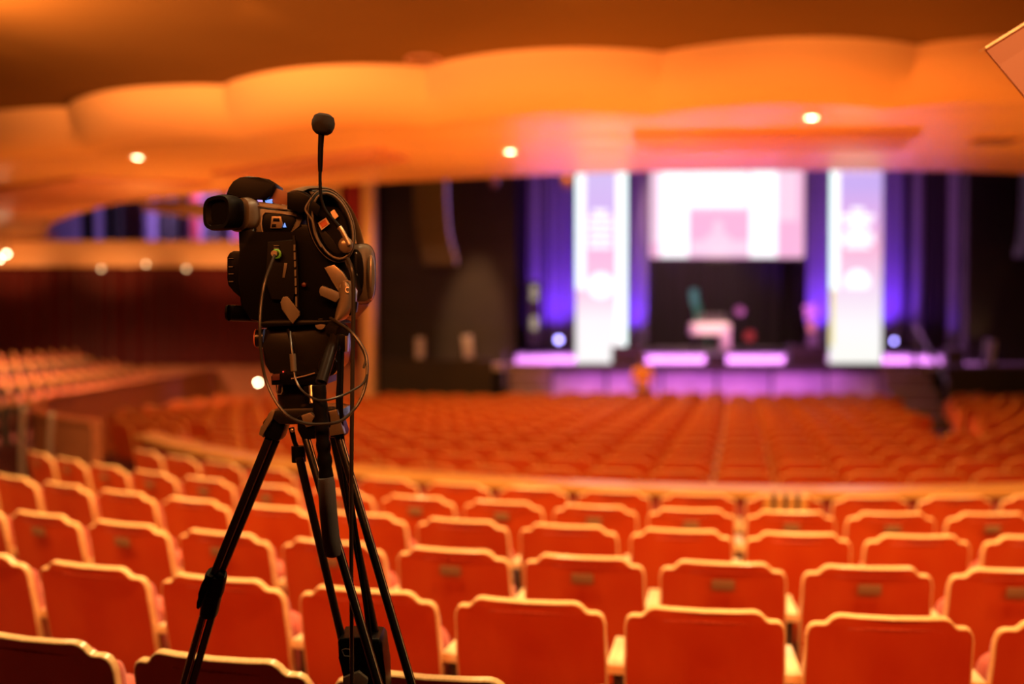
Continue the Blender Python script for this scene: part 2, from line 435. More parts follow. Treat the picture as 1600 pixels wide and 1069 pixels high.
# ---- proscenium walls
PY = 25.6
xl = at(583,300,PY).x; xo = at(806,300,PY).x; xr = at(1512,300,PY).x
bm = bmesh.new(); box(bm, ((xl+xo)/2, PY+.15, 4.0), (xo-xl, .3, 10.4)); struct(obj('wall_proscenium_left', bm, M['blackwall'], smooth=False))
bm = bmesh.new(); box(bm, ((xr+16)/2, PY+.15, 4.0), (16-xr, .3, 10.4)); struct(obj('wall_proscenium_right', bm, M['blackwall'], smooth=False))
bm = bmesh.new(); box(bm, (6, PY+.15, 8.0), (12.3, .3, 2.2)); struct(obj('wall_proscenium_top', bm, M['blackwall'], smooth=False))

# ---- stage deck
SZ = at(1100,569,24.6).z; SZB = at(1100,543,35).z
bm = bmesh.new()
x0, x1 = at(862,560,24.6).x, at(1382,560,24.6).x
prism(bm, [(x0,24.6,SZ),(x1,24.6,SZ),(x1,24.6,SZ-.22),(x0,24.6,SZ-.22)], (0,.5,0), .01)
tag(obj('stage_lip', bm, M['stageblack']), 'long black stage front edge below the purple stage floor', 'stage edge')
bm = bmesh.new(); v = [bm.verts.new(p) for p in [(xl,24.9,SZ-.02),(16,24.9,SZ-.02),(16,36,SZB),(xl,36,SZB)]]; bm.faces.new(v)
r = bmesh.ops.extrude_face_region(bm, geom=bm.faces[:]); bmesh.ops.translate(bm, vec=(0,0,-.15), verts=[e for e in r['geom'] if isinstance(e, bmesh.types.BMVert)])
struct(obj('floor_stage', bm, M['stagefloor'], smooth=False))
zb = bowl_z(24.7)
for i in range(6):
    a = x0+(x1-x0)*i/6; b = x0+(x1-x0)*(i+1)/6
    bm = bmesh.new(); box(bm, ((a+b)/2, 24.78, (SZ-.22+zb)/2), (b-a-.07, .06, SZ-.22-zb), bev=.01)
    tag(obj('stage_skirt_panel', bm, M['skirt']), '%s purple-lit panel from the left below the black stage lip' % ORD[i], 'stage panel', 'panels of the stage skirt')
bm = bmesh.new(); box(bm, ((x0+x1)/2, 24.95, (SZ-.3+zb)/2), (x1-x0, .2, SZ-.3-zb)); struct(obj('wall_stage', bm, M['stageblack'], smooth=False))
# side aprons
zl = at(690,562,24.7).z
bm = bmesh.new(); box(bm, ((xl+at(770,560,24.7).x)/2, 24.95, (zl+zb)/2), (at(770,560,24.7).x-xl, .5, zl-zb), bev=.02)
struct(obj('wall_apron_left', bm, M['blackwall']))
bm = bmesh.new(); a = at(1478,560,24.7).x; box(bm, ((a+16)/2, 24.85, (SZ+zb)/2), (16-a, .4, SZ-zb-.1), bev=.02)
struct(obj('wall_apron_right', bm, M['blackwall']))
# stairs
def stairs(pxa, pxb, label, n=5, depth=.3):
    a = at(pxa,590,24).x; b = at(pxb,590,24).x; root = thing('stage_stairs', label, 'stairs', ((a+b)/2, 24.3, zb))
    for k in range(n):
        z = (SZ-zb)*(k+1)/n; y = 24.85-(n-k)*depth
        bm = bmesh.new(); box(bm, (0, y+depth/2-24.3, z/2), (b-a, depth, z), bev=.01); obj('step', bm, M['step'], root)
        bm = bmesh.new(); box(bm, (0, y+.02-24.3, z+.005), (b-a, .04, .02)); obj('nosing', bm, M['skirt'], root)
    return a, b
a, b = stairs(796, 862, 'short stairs up to the stage at its left end')
a, b = stairs(1388, 1462, 'short stairs up to the stage at its right end', 5, .34)
def handrail(P, label, r=.03):
    root = thing('stair_handrail', label, 'handrail', P[0])
    bm = bmesh.new(); tube(bm, smooth_path(P[1:], 6), r, 8); obj('rail', bm, M['stageblack'], root)
    bm = bmesh.new(); cyl(bm, P[0], P[1], r); obj('post', bm, M['stageblack'], root)
    bm = bmesh.new(); q = P[-1]; cyl(bm, (q[0],q[1],SZ-.1), q, r); obj('post', bm, M['stageblack'], root)
    rebase(root, P[0])
xa = at(1471,600,23).x
handrail([Vector((xa,22.6,bowl_z(22.6))), Vector((xa,22.6,.15)), Vector((xa+.12,24.0,.9)), Vector((xa+.15,24.9,1.45))], 'black sloping handrail beside the right stage stairs', .055)
xb = at(788,600,23.5).x
handrail([Vector((xb,23.3,bowl_z(23.3))), Vector((xb,23.3,.0)), Vector((xb,24.3,.55)), Vector((xb,24.9,.8))], 'black handrail at the left stage stairs', .05)

# ---- stage curtains
def drapeobj(name, pxa, pxb, Y, m, label, amp=.12, wave=.4, seed=1, group=None, z1=8.5):
    a = at(pxa,400,Y).x; b = at(pxb,400,Y).x; bm = bmesh.new(); drape(bm, a, b, Y, SZB-.05 if Y > 30 else SZ, z1, amp, wave, seed)
    tag(obj(name, bm, M[m]), label, 'curtain', group)
drapeobj('stage_backdrop', 700, 1478, 35.5, 'blackcurtain', 'black pleated backdrop curtain across the back of the stage', .16, .5, 5)
cb = [(826,848,33.0),(852,898,33.4),(980,1012,33.2),(1262,1300,33.2),(1378,1412,33.4),(1424,1444,32.5),(1482,1500,31.5)]
cl = ['narrow purple-lit drape left of the bright blue one','bright blue-lit drape just left of the left banner','purple-lit drape between left banner and screen','purple-lit drape between screen and right banner',
      'bright blue-lit drape just right of the right banner','dim purple drape right of the bright blue one','dim purple drape at the right edge of the stage opening']
for i, ((a, b, Y), l) in enumerate(zip(cb, cl)):
    drapeobj('stage_drape', a, b, Y, 'greydrape', l, .10, .30, i, 'drapes lit from below on the stage')
bd = [(815,826,32.8),(898,912,32.8),(1012,1022,34),(1246,1262,34),(1412,1424,32.9),(1444,1482,32)]
for i, (a, b, Y) in enumerate(bd):
    drapeobj('black_drape', a, b, Y, 'blackcurtain', '%s narrow black drape from the left hanging between the lit drapes' % ORD[i], .08, .28, i+9, 'black drapes between the lit ones')

# ---- screen
def quad(bm, x0, y0, x1, y1, Y, th=.012):
    a = at(x0,y0,Y); b = at(x1,y1,Y)
    box(bm, ((a.x+b.x)/2, Y, (a.z+b.z)/2), (abs(b.x-a.x), th, abs(a.z-b.z)))
SY = 30.0
root = thing('projection_screen', 'large bright pink and white screen hanging above the stage', 'screen', at(1136,406,SY))
bm = bmesh.new(); quad(bm, 1012,262,1260,408,SY+.08,.12); obj('screen_frame', bm, M['stageblack'], root, False)
bm = bmesh.new(); quad(bm, 1016,240,1256,403,SY); obj('screen_surface', bm, M['pink'], root, False)
bm = bmesh.new(); quad(bm, 1016,240,1256,403,SY-.005,.01); bm2 = bmesh.new()
quad(bm2, 1032,262,1076,402,SY-.02); obj('bright_column_image', bm2, M['white'], root, False); bm2 = bmesh.new(); quad(bm2, 1172,262,1214,402,SY-.02); obj('bright_column_image', bm2, M['white'], root, False)
bm.free(); bm = bmesh.new(); quad(bm, 1078,268,1168,324,SY-.02); obj('bright_rectangle_image', bm, M['white'], root, False)
for q4 in ((1018,262,1031,380),(1216,262,1246,345),(1080,376,1170,398),(1078,326,1168,330)):
    bm = bmesh.new(); quad(bm, *q4, SY-.015); obj('pale_area_image', bm, M['palepink'], root, False)
bm = bmesh.new(); p = at(1122,354,SY-.02); sphere(bm, p, .16, (1,.05,1.2)); sphere(bm, p-Vector((0,0,.4)), .4, (1,.03,.6)); obj('speaker_image', bm, M['palepink'], root)
for px in (1045, 1228):
    bm = bmesh.new(); p = at(px,262,SY+.08); cyl(bm, p, (p.x,p.y,9.1), .012, seg=6); obj('hanging_cable', bm, M['stageblack'], root)
rebase(root, at(1136,406,SY))

# ---- LED banners
BY = 25.2
def banner(xa, xb, ytop, ybot, face, label, left):
    base = at((xa+xb)/2, ybot, BY); root = thing('led_banner', label, 'banner', base, 0, 'tall led banners on the stage')
    bm = bmesh.new(); quad(bm, xa-.5, ytop, xb+.5, ybot, BY+.10, .16); obj('cabinet', bm, M['stageblack'], root, False)
    bm = bmesh.new(); quad(bm, xa, ytop, xb, ybot, BY, .02); obj('led_panel', bm, face, root, False)
    e = BY-.02; c = (xa+xb)/2
    if left:
        bm = bmesh.new(); quad(bm, xa, ytop, xa+14, 452, e); quad(bm, xb-16, ytop, xb, ybot, e); quad(bm, xa, ytop, xb, ytop+12, e); obj('bright_border', bm, M['white'], root, False)
        bm = bmesh.new(); quad(bm, xa, ytop, xa+3, 452, e-.015); quad(bm, xb-3, ytop, xb, ybot-30, e-.015); obj('border_line', bm, M['cyanwhite'], root, False)
        rows = [(331,22),(341,34),(352,40),(363,34),(374,38),(385,36)]
        lx = 939; ly = 446; lr = 20
    else:
        bm = bmesh.new(); quad(bm, xa, ytop, xa+13, 452, e); obj('bright_border', bm, M['white'], root, False)
        bm = bmesh.new(); quad(bm, xa, ytop, xa+3, 452, e-.015); obj('border_line', bm, M['cyanwhite'], root, False)
        bm = bmesh.new(); quad(bm, xa, 452, xa+4, 540, e-.015); obj('border_line', bm, M['yellow'], root, False)
        rows = [(328,20),(338,52),(347,44),(357,34),(367,50),(376,52),(385,38)]
        lx = 1340; ly = 440; lr = 19
    for (yy, w) in rows:                    # lines of lettering, unreadable in the photograph
        cc = lx if not left else 938
        bm = bmesh.new(); k = -w/2
        while k < w/2:
            wd = 2.5+(k*7 % 3); quad(bm, cc+k, yy-3.6, min(cc+k+wd, cc+w/2), yy+3.6, e); k += wd+1.1
        obj('text_line', bm, M['white'], root, False)
    bm = bmesh.new(); p = at(lx, ly, e); s = BY/F
    n = 28
    pts = [p+Vector((lr*s*math.cos(2*PI*k/n), 0, max(lr*s*math.sin(2*PI*k/n), -lr*s*(1.0 if left else .55)))) for k in range(n)]
    prism(bm, pts, (0,.012,0)); obj('round_logo', bm, M['white'], root, False)
    if not left:
        for k in range(6):
            bm = bmesh.new(); p = at(1305+k*12, 268, e); sphere(bm, p, .05, (1,.2,1), 8); obj('header_mark', bm, M['palepink'], root)
    rebase(root, base)
banner(900, 979, 236, 575, M['ban_l'], 'tall glowing white and pink banner left of the screen', True)
banner(1298, 1377, 236, 574, M['ban_r'], 'tall glowing lilac and pink banner right of the screen', False)

# ---- stage equipment
def wedge(pxa, pxb, ya, yb, Y, label):
    a = at(pxa, yb, Y); b = at(pxb, ya, Y); w = b.x-a.x; h = b.z-a.z
    root = thing('stage_monitor', label, 'stage monitor', (a.x+w/2, Y, a.z), 0, 'black floor monitors on the stage front')
    bm = bmesh.new(); prism(bm, [Vector((-w/2,-.0,0)), Vector((-w/2,.0,h)), Vector((-w/2,.25,h)), Vector((-w/2,.55,.12)), Vector((-w/2,.55,0))], (w,0,0), .01); obj('cabinet', bm, M['stageblack'], root)
    bm = bmesh.new(); box(bm, (0,.41,h*.62), (w*.86,.36,.02), Matrix.Rotation(-math.atan2(h-.12,.3),3,'X')); obj('grille', bm, M['speaker'], root)
wedge(958,1004,541,571,24.75,'black floor monitor in front of the left banner')
wedge(1107,1136,554,571,24.75,'small black floor monitor at the middle of the stage edge')
wedge(1234,1293,541,571,24.75,'wide black floor monitor left of the right banner')
def topbox(pxa, pxb, ya, yb, Y, label, m, tilt=0):
    a = at(pxa, yb, Y); b = at(pxb, ya, Y); w = b.x-a.x; h = b.z-a.z
    root = thing('loudspeaker', label, 'loudspeaker', (a.x+w/2, Y, a.z))
    R = Matrix.Rotation(math.radians(tilt),3,'Y')
    bm = bmesh.new(); box(bm, (0,.15,h/2), (w,.3,h), R, .02); obj('cabinet', bm, M['stageblack'], root)
    bm = bmesh.new(); box(bm, (0,-.01,h/2), (w*.8,.02,h*.9), R, .005); obj('grille', bm, M[m], root)
topbox(648,664,526,562,24.75,'pale loudspeaker standing on the left apron, the left of two','speakergrey')
topbox(722,740,522,562,24.75,'pale loudspeaker standing on the left apron, the right of two','speakergrey',-6)
topbox(1544,1556,530,571,24.9,'slim pale loudspeaker at the right of the stage','speakergrey',5)
topbox(1480,1508,545,572,24.9,'dark box loudspeaker beside the right stage stairs','speaker')
bm = bmesh.new(); a = at(775,595,24); box(bm, (a.x, 24.2, bowl_z(24)+.35), (.35,.5,.7), bev=.02)
tag(obj('equipment_case', bm, M['stageblack']), 'black equipment case on the floor left of the left stage stairs', 'equipment case')

def linearray(path, label, w=.55, purple=True):
    root = thing('line_array_speaker', label, 'hanging loudspeaker', path[-1])
    n = len(path)
    for i, p in enumerate(path):
        t = (path[min(i+1,n-1)]-path[max(i-1,0)]); ang = math.atan2(t.y, -t.z)
        bm = bmesh.new(); prism(bm, [Vector((-w/2,-.28,-.13)),Vector((-w/2,-.28,.13)),Vector((-w/2,.28,.10)),Vector((-w/2,.28,-.10))], (w,0,0), .012)
        R = Matrix.Rotation(ang, 4, 'X'); bm.transform(Matrix.Translation(p) @ R); obj('cabinet', bm, M['speaker'], root)
        bm = bmesh.new(); box(bm, (w/2+.015, -.04, 0), (.03,.5,.22), bev=.008); bm.transform(Matrix.Translation(p) @ R); obj('side_panel', bm, M['speakergrey'], root)
    bm = bmesh.new(); cyl(bm, path[0], (path[0].x, path[0].y, 9.1), .02, seg=8); obj('chain', bm, M['stageblack'], root)
    rebase(root, path[-1])
linearray([at(672+x, y, 23.6) for x, y in ((0,268),(0,286),(0,304),(1,322),(2,340),(4,358),(7,375),(11,391),(15,406))], 'curved hanging line array speaker left of the stage', .75)
linearray([at(1628+x, y, 23.6) for x, y in ((0,272),(0,290),(0,308),(-1,326),(-2,344),(-4,362),(-7,379),(-11,394))], 'curved hanging line array speaker at the right edge', .75)

# moving light just below the soffit, left of banner
root = thing('hanging_lamp', 'small orange-lit lamp hanging below the soffit left of the banner', 'lamp', at(886,284,23.0))
bm = bmesh.new(); sphere(bm, (0,0,0), .13, (1,1,1.2)); obj('head', bm, M['gold'], root)
bm = bmesh.new(); tube(bm, [(-.18,0,0),(-.18,0,.2),(.18,0,.2),(.18,0,0)], .02, 6); cyl(bm, (0,0,.2), (0,0,9.1-at(886,284,23).z), .02, seg=6); obj('yoke', bm, M['stageblack'], root)
root = thing('hanging_lamp', 'small dim lamp hanging below the soffit left of the stage', 'lamp', at(772,286,23.5))
bm = bmesh.new(); sphere(bm, (0,0,0), .10, (1,1,1.2)); obj('head', bm, M['brownpanel'], root)
bm = bmesh.new(); tube(bm, [(-.14,0,0),(-.14,0,.16),(.14,0,.16),(.14,0,0)], .015, 6); cyl(bm, (0,0,.16), (0,0,9.1-at(772,286,23.5).z), .015, seg=6); obj('yoke', bm, M['stageblack'], root)

# audience blinder tower
root = thing('blinder_light', 'upright blinder lamp tower glowing dimly left of the stage', 'stage light', at(835,540,30.5))
bm = bmesh.new(); quad(bm, 825,440,845,540,30.7,.2); obj('tower', bm, M['stageblack'], root, False)
for y in (451,464,500,510):
    bm = bmesh.new(); p = at(835,y,30.55); lathe(bm, p, [(.001,-.03),(.10,-.02),(.12,.03)], Vector((0,1,0))); obj('lamp', bm, M['blinder'], root)
rebase(root, at(835,540,30.5))
def uplight(px, py, Y, label, r=.10):
    p = at(px, py, Y); gd = p.z-(SZB+(SZ-SZB)*(36-Y)/11.1); root = thing('stage_uplight', label, 'stage light', p, 0, 'uplights below the drapes')
    bm = bmesh.new(); lathe(bm, (0,0,0), [(r*1.2,.0),(r*1.25,.02),(r*1.25,.2),(r*.8,.26),(.01,.26)], Vector((0,1,.25))); obj('housing', bm, M['stageblack'], root)
    bm = bmesh.new(); lathe(bm, (0,0,0), [(.001,-.02),(r*.7,-.01),(r,.01),(r,.04)], Vector((0,1,.25))); obj('lens', bm, M['uplens'], root)
    bm = bmesh.new(); tube(bm, [(-r*1.4,.1,0),(-r*1.4,.1,.015-gd),(r*1.4,.1,.015-gd),(r*1.4,.1,0)], .015, 6); obj('bracket', bm, M['stageblack'], root)
uplight(873,531,31.0,'round blue-white uplight left of the left banner')
uplight(1397,533,31.0,'small round blue uplight right of the right banner', .07)

# table with things on it
TYY = 30.5
def px_box(bm, x0, y0, x1, y1, Y, d, bev=.01):
    a = at(x0,y1,Y); b = at(x1,y0,Y); box(bm, ((a.x+b.x)/2, Y+d/2, (a.z+b.z)/2), (b.x-a.x, d, b.z-a.z), bev=bev)
base = at(1110,548,TYY)
root = thing('stage_table', 'cream topped table standing in the middle of the stage', 'table', base)
bm = bmesh.new(); px_box(bm, 1081,505,1142,523,TYY,.6,.02); obj('table_top', bm, M['cloth'], root)
bm = bmesh.new(); px_box(bm, 1129,523,1142,548,TYY,.5,.02); obj('leg', bm, M['cloth'], root)
bm = bmesh.new(); px_box(bm, 1083,523,1089,548,TYY+.3,.06,.01); obj('leg', bm, M['stageblack'], root)
rebase(root, base)
base = at(1088,505,TYY+.2); root = thing('green_chair', 'pale green high-backed chair behind the stage table', 'chair', at(1088,546,TYY+.9))
bm = bmesh.new(); Rr = [at(1084,452,TYY+.9),at(1086,470,TYY+.9),at(1092,488,TYY+.85),at(1092,505,TYY+.8)]
tube(bm, smooth_path(Rr,5), .13, 10, ry=.05); obj('backrest', bm, M['greenwood'], root)
bm = bmesh.new(); px_box(bm, 1084,505,1108,510,TYY+.75,.45); obj('seat', bm, M['greenwood'], root)
for dx, dy in ((1085,.75),(1106,.75),(1085,1.15),(1106,1.15)):
    bm = bmesh.new(); cyl(bm, at(dx,510,TYY+dy), at(dx,546,TYY+dy), .02, seg=8); obj('leg', bm, M['greenwood'], root)
rebase(root, at(1088,546,TYY+.9))
root = thing('keyboard', 'brownish keyboard instrument on the stage table', 'keyboard', at(1112,505,TYY+.3))
bm = bmesh.new(); box(bm, (0,0,.14), (.85,.28,.26), bev=.02); obj('body', bm, M['step'], root)
bm = bmesh.new(); box(bm, (0,-.15,.2), (.8,.04,.06), bev=.01); obj('keys', bm, M['stageblack'], root)
def standlamp(px, py, Y, ybase, r, m, label, nm='drum', cat='drum'):
    p = at(px,ybase,Y); q = at(px,py,Y); root = thing(nm, label, cat, p)
    bm = bmesh.new(); lathe(bm, (q.x-p.x, 0, q.z-p.z), [(.001,-.06),(r*.85,-.05),(r,-.02),(r,.08),(r*.8,.11),(.001,.11)], Vector((0,1,0))); obj('shell', bm, M[m], root)
    bm = bmesh.new(); cyl(bm, (0,.05,0), (0,.05,q.z-p.z-r*.9), .025, seg=8); cyl(bm, (-.2,.05,.01), (.2,.05,.01), .02, seg=8); cyl(bm, (0,-.15,.01), (0,.25,.01), .02, seg=8); obj('stand', bm, M['stageblack'], root)
standlamp(1156,486,31.2,546,.15,'flower','pale round cymbal on a stand right of the stage table','cymbal','cymbal')
standlamp(1171,525,31.0,546,.17,'orange','small reddish round drum right of the stage table')
p = at(1268,545,30); p.z = SZ-.02+(SZB-SZ+.02)*(30-24.9)/11.1
root = thing('flower_vase', 'gold vase of pale flowers on a pedestal left of the right banner', 'vase', p)
q = at(1268,520,30).z-p.z
bm = bmesh.new(); box(bm, (0,0,q/2), (.25,.25,q), bev=.02); obj('pedestal', bm, M['step'], root)
bm = bmesh.new(); lathe(bm, (0,0,q), [(.06,0),(.13,.1),(.14,.2),(.08,.32),(.1,.38),(.001,.38)]); obj('vase', bm, M['gold'], root)
for k, (dx, dz, r) in enumerate(((-.15,.75,.10),(-.05,.58,.11),(.08,.62,.09),(-.12,.5,.09),(.02,.8,.08))):
    bm = bmesh.new(); cyl(bm, (0,0,q+.36), (dx,0,q+dz), .01, seg=6)
    for j in range(6):
        sphere(bm, (dx+.05*math.cos(j), .05*math.sin(j*2), q+dz+.04*math.sin(j*3)), r*.6, seg=8)
    obj('flower', bm, M['flower'], root)

# ---- person in front of the stage
def person():
    pf = at(1004,600,23.6); x = pf.x; y = 23.6; z0 = bowl_z(y)
    root = thing('person', 'person in a mustard top and dark trousers standing before the stage, seen from behind', 'person', (x,y,z0))
    def skin(name, V, E, Rr, m, sub=2):
        me = bpy.data.meshes.new(name); me.from_pydata([Vector(v) for v in V], E, []); me.update()
        o = bpy.data.objects.new(name, me); COL.objects.link(o)
        o.modifiers.new('skin','SKIN'); s = o.modifiers.new('sub','SUBSURF'); s.levels = sub; s.render_levels = sub
        for i, r in enumerate(Rr): me.skin_vertices[0].data[i].radius = (r[0], r[1]) if isinstance(r, tuple) else (r, r)
        me.skin_vertices[0].data[0].use_root = True
        me.materials.append(m); o.parent = root; return o
    h = 1.72; zs = lambda f: f*h
    V = [(0,0,zs(.53)),(0,0,zs(.62)),(0,.01,zs(.73)),(0,.01,zs(.80)),(0,.02,zs(.86)),(0,.03,zs(.90)),(0,.03,zs(.95)),(0,.03,zs(.985)),
         (-.17,.0,zs(.80)),(-.23,-.02,zs(.66)),(-.20,.12,zs(.53)),(-.17,.2,zs(.50)),
         (.17,.0,zs(.80)),(.24,-.03,zs(.66)),(.24,.04,zs(.52)),(.24,.07,zs(.47)),
         (-.09,0,zs(.50)),(-.10,.02,zs(.28)),(-.11,-.01,zs(.05)),(-.11,.10,zs(.025)),
         (.09,0,zs(.50)),(.11,.03,zs(.28)),(.12,-.02,zs(.05)),(.12,.09,zs(.025))]
    E = [(0,1),(1,2),(2,3),(3,4),(4,5),(5,6),(6,7),(3,8),(8,9),(9,10),(10,11),(3,12),(12,13),(13,14),(14,15),(0,16),(16,17),(17,18),(18,19),(0,20),(20,21),(21,22),(22,23)]
    Rr = [(.13,.10),(.12,.09),(.14,.10),(.13,.08),.055,.075,.095,.07,.065,.047,.035,.03,.065,.047,.035,.03,(.10,.095),.062,.042,.035,(.10,.095),.062,.042,.035]
    skin('body', V, E, Rr, M['skin'])
    k = 1.14
    skin('shirt', [V[i] for i in (0,1,2,3,8,9,12,13)], [(0,1),(1,2),(2,3),(3,4),(4,5),(3,6),(6,7)], [(.15,.12),(.145,.11),(.16,.12),(.14,.09),.078,.062,.078,.062], M['shirt'])
    skin('trousers', [V[i] for i in (0,16,17,18,20,21,22)], [(0,1),(1,2),(2,3),(0,4),(4,5),(5,6)], [(.145,.115),(.112,.108),.078,.06,(.112,.108),.078,.06], M['trouser'])
    bm = bmesh.new(); sphere(bm, (0,.0,zs(.955)), .108, (.92,1,1.1)); obj('hair', bm, M['hair'], root)
person()

# ---- small lights along the side parapet
root = thing('aisle_light', 'bright white round lamp on the wall end left of the tripod', 'wall light', at(403,598,20.0))
bm = bmesh.new(); sphere(bm, (0,0,0), .022); obj('bulb', bm, M['lamp3'], root)
bm = bmesh.new(); zz = at(403,598,20).z; cyl(bm, (0,.03,bowl_z(20)-zz), (0,.03,0), .015, seg=8); obj('post', bm, M['iron'], root)
root = thing('aisle_light', 'dim pinkish round lamp just above the bright lamp left of the tripod', 'wall light', at(381,568,26.2))
bm = bmesh.new(); sphere(bm, (0,0,0), .03); obj('bulb', bm, em('dim_pink', (1,.5,.4), 1.3), root)
bm = bmesh.new(); zz = at(381,568,26.2).z; cyl(bm, (0,.03,.3-zz), (0,.03,0), .015, seg=8); obj('post', bm, M['iron'], root)
# handrail posts near the aisle opening
for i, (px, yt, yb, Y, l) in enumerate(((37,640,688,9.9,'left'),(81,650,690,9.7,'right'))):
    a = at(px,yt,Y); b = at(px-3,yb,Y); R = math.hypot(a.x-CX, a.y-CY); zf = near_z(R)
    root = thing('aisle_post', 'pale metal post at the aisle opening, the %s of two' % l, 'post', (b.x,Y,zf))
    bm = bmesh.new(); tube(bm, [(0,0,.0),(0,0,b.z-zf),(a.x-b.x,0,a.z-zf)], .028, 10); obj('shaft', bm, M['silver'], root)
    bm = bmesh.new(); sphere(bm, (a.x-b.x,0,a.z-zf), .034); obj('knob', bm, M['silver'], root)
    bm = bmesh.new(); lathe(bm, (0,0,0), [(.07,0),(.07,.015),(.03,.03)]); obj('base_plate', bm, M['silver'], root)

# ------------------------------------------------------------------ seats
half = [(0,.905),(.10,.905),(.148,.905),(.162,.901),(.174,.892),(.184,.879),(.194,.871),(.207,.8695),(.221,.868),(.233,.861),(.241,.847),(.245,.825),(.245,.78),(.247,.70),(.246,.55),(.240,.42),(.232,.33),(.0,.33)]
outline = [(x,z) for x,z in half[:-1]]+[(-x,z) for x,z in half[:-1][::-1] if x > 0]
outline = outline  # from centre-top clockwise to bottom right, bottom left, back to top
LEAN = math.radians(11)
def backpt(x, z, y=0):
    yy = y+.030*(x/.24)**2                   # shell curves forward at the edges
    dz = z-.40
    return Vector((x, yy*math.cos(LEAN)-dz*math.sin(LEAN), .40+dz*math.cos(LEAN)+yy*math.sin(LEAN)))
def ring_off(inset, y):                     # a positive inset shrinks the outline
    out = []; n = len(outline)
    for i, (x, z) in enumerate(outline):
        a = Vector(outline[i-1]); b = Vector(outline[(i+1) % n]); t = (b-a).normalized()
        out.append(backpt(x+inset*t.y, z-inset*t.x, y))
    return out
def shell_bm():
    bm = bmesh.new()
    loft(bm, [ring_off(.003,-.010), ring_off(.003,.010)], True)
    return bm
def trim_bm(seg=6):
    bm = bmesh.new(); pts = ring_off(.0,0)[:]
    n = len(pts)
    # start at bottom left going over the top to the bottom right
    half_n = len(half)-1   # the outline runs from centre-top clockwise
    path = [*pts[half_n:], *pts[:half_n]]
    rings = []
    for i, p in enumerate(path):
        t = (path[min(i+1,len(path)-1)]-path[max(i-1,0)]).normalized(); yv = Vector((0,math.cos(LEAN),math.sin(LEAN))); u = t.cross(yv).normalized()
        rings.append([p+yv*(.0125*cx+.0015)+u*.0036*cz for cx, cz in ((-1,-.5),(-1,.2),(-.75,1),(.75,1),(1,.2),(1,-.5))])
    loft(bm, rings); return bm
def cushion_bm():
    bm = bmesh.new(); loft(bm, [ring_off(.012,.010), ring_off(.004,.020), ring_off(.003,.042), ring_off(.012,.058), ring_off(.035,.068), ring_off(.07,.072)])
    for v in bm.verts: v.co.z -= .030*min(1, max(0, (v.co.z-.55)/.25))
    return bm
def seat_bm():                               # tipped-up seat cushion
    bm = bmesh.new(); pr = []
    for k, (w, t) in enumerate(((.18,0),(.215,.012),(.225,.03),(.225,.07),(.21,.09),(.16,.10))):
        ring = []
        for j in range(28):
            a = 2*PI*j/28; cxn = math.copysign(abs(math.cos(a))**.35, math.cos(a)); czn = math.copysign(abs(math.sin(a))**.35, math.sin(a))
            ring.append(Vector((cxn*w, .13+t, .53+czn*(w-.225+.20))))
        pr.append(ring)
    loft(bm, pr); bm.transform(Matrix.Translation((0,.13,.4)) @ Matrix.Rotation(math.radians(9),4,'X') @ Matrix.Translation((0,-.13,-.4))); return bm
def arm_bm():
    bm = bmesh.new(); box(bm, (.275,.145,.665), (.064,.30,.034), bev=.008); return bm
def support_bm():
    bm = bmesh.new()
    prism(bm, [Vector((.262,-.02,0)),Vector((.262,.24,0)),Vector((.262,.20,.06)),Vector((.262,.17,.40)),Vector((.262,.26,.60)),Vector((.262,.27,.645)),Vector((.262,.03,.645)),Vector((.262,.03,.40)),Vector((.262,.04,.06))], (.026,0,0), .004)
    box(bm, (.275,.11,.008), (.07,.30,.016), bev=.004); return bm
def hinge_bm():
    bm = bmesh.new(); cyl(bm, (-.262,.10,.43), (.262,.10,.43), .014, seg=8); box(bm, (0,.055,.40), (.46,.03,.06)); return bm
def plate_bm():
    bm = bmesh.new(); p = backpt(0,.822,-.0145); box(bm, (0,0,0), (.088,.006,.042), bev=.002)
    bm.transform(Matrix.Translation(p) @ Matrix.Rotation(LEAN,4,'X')); return bm
def make_seat(loc, rz):
    t = thing('theatre_seat', 'seat', 'theatre seat', loc, rz)
    obj('back_panel', shell_bm(), M['redwood'], t); obj('wood_edge', trim_bm(), M['blond'], t)
    obj('back_cushion', cushion_bm(), M['fabric'], t); obj('seat_cushion', seat_bm(), M['fabric'], t)
    obj('armrest', arm_bm(), M['arm'], t); obj('side_support', support_bm(), M['iron'], t); obj('hinge_bar', hinge_bm(), M['iron'], t)
    return t
# single-mesh version for distant seats
def far_mesh():
    bm = bmesh.new()
    def add(b, mi):
        me = bpy.data.meshes.new('tmp'); b.to_mesh(me); b.free(); n0 = len(bm.faces); bm.from_mesh(me); bpy.data.meshes.remove(me); bm.faces.ensure_lookup_table()
        for f in bm.faces[n0:]: f.material_index = mi
    add(shell_bm(),0); add(trim_bm(),1); add(cushion_bm(),2); add(seat_bm(),2); add(arm_bm(),3); add(support_bm(),4)
    bmesh.ops.recalc_face_normals(bm, faces=bm.faces)
    for f in bm.faces: f.smooth = True
    me = bpy.data.meshes.new('far_seat'); bm.to_mesh(me); bm.free()
    try: me.set_sharp_from_angle(angle=math.radians(38))
    except Exception: pass
    for k in ('redwood','orangewood','fabric','orangewood','iron'): me.materials.append(M[k])  # edges and armrests darker than on near seats, dimness put into the colour
    return me
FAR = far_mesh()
tmpl = make_seat((0,0,-50), 0); PLATE = obj('number_plate', plate_bm(), M['brass'], tmpl)
def copy_seat(loc, rz, label, group, plate):
    r = tmpl.copy(); COL.objects.link(r); r.location = loc; r.rotation_euler = (0,0,rz); r['label'] = label; r['group'] = group; r['category'] = 'theatre seat'
    for ch in list(tmpl.children):
        if ch.name.startswith('number_plate') and not plate: continue
        c = ch.copy(); COL.objects.link(c); c.parent = r
    return r
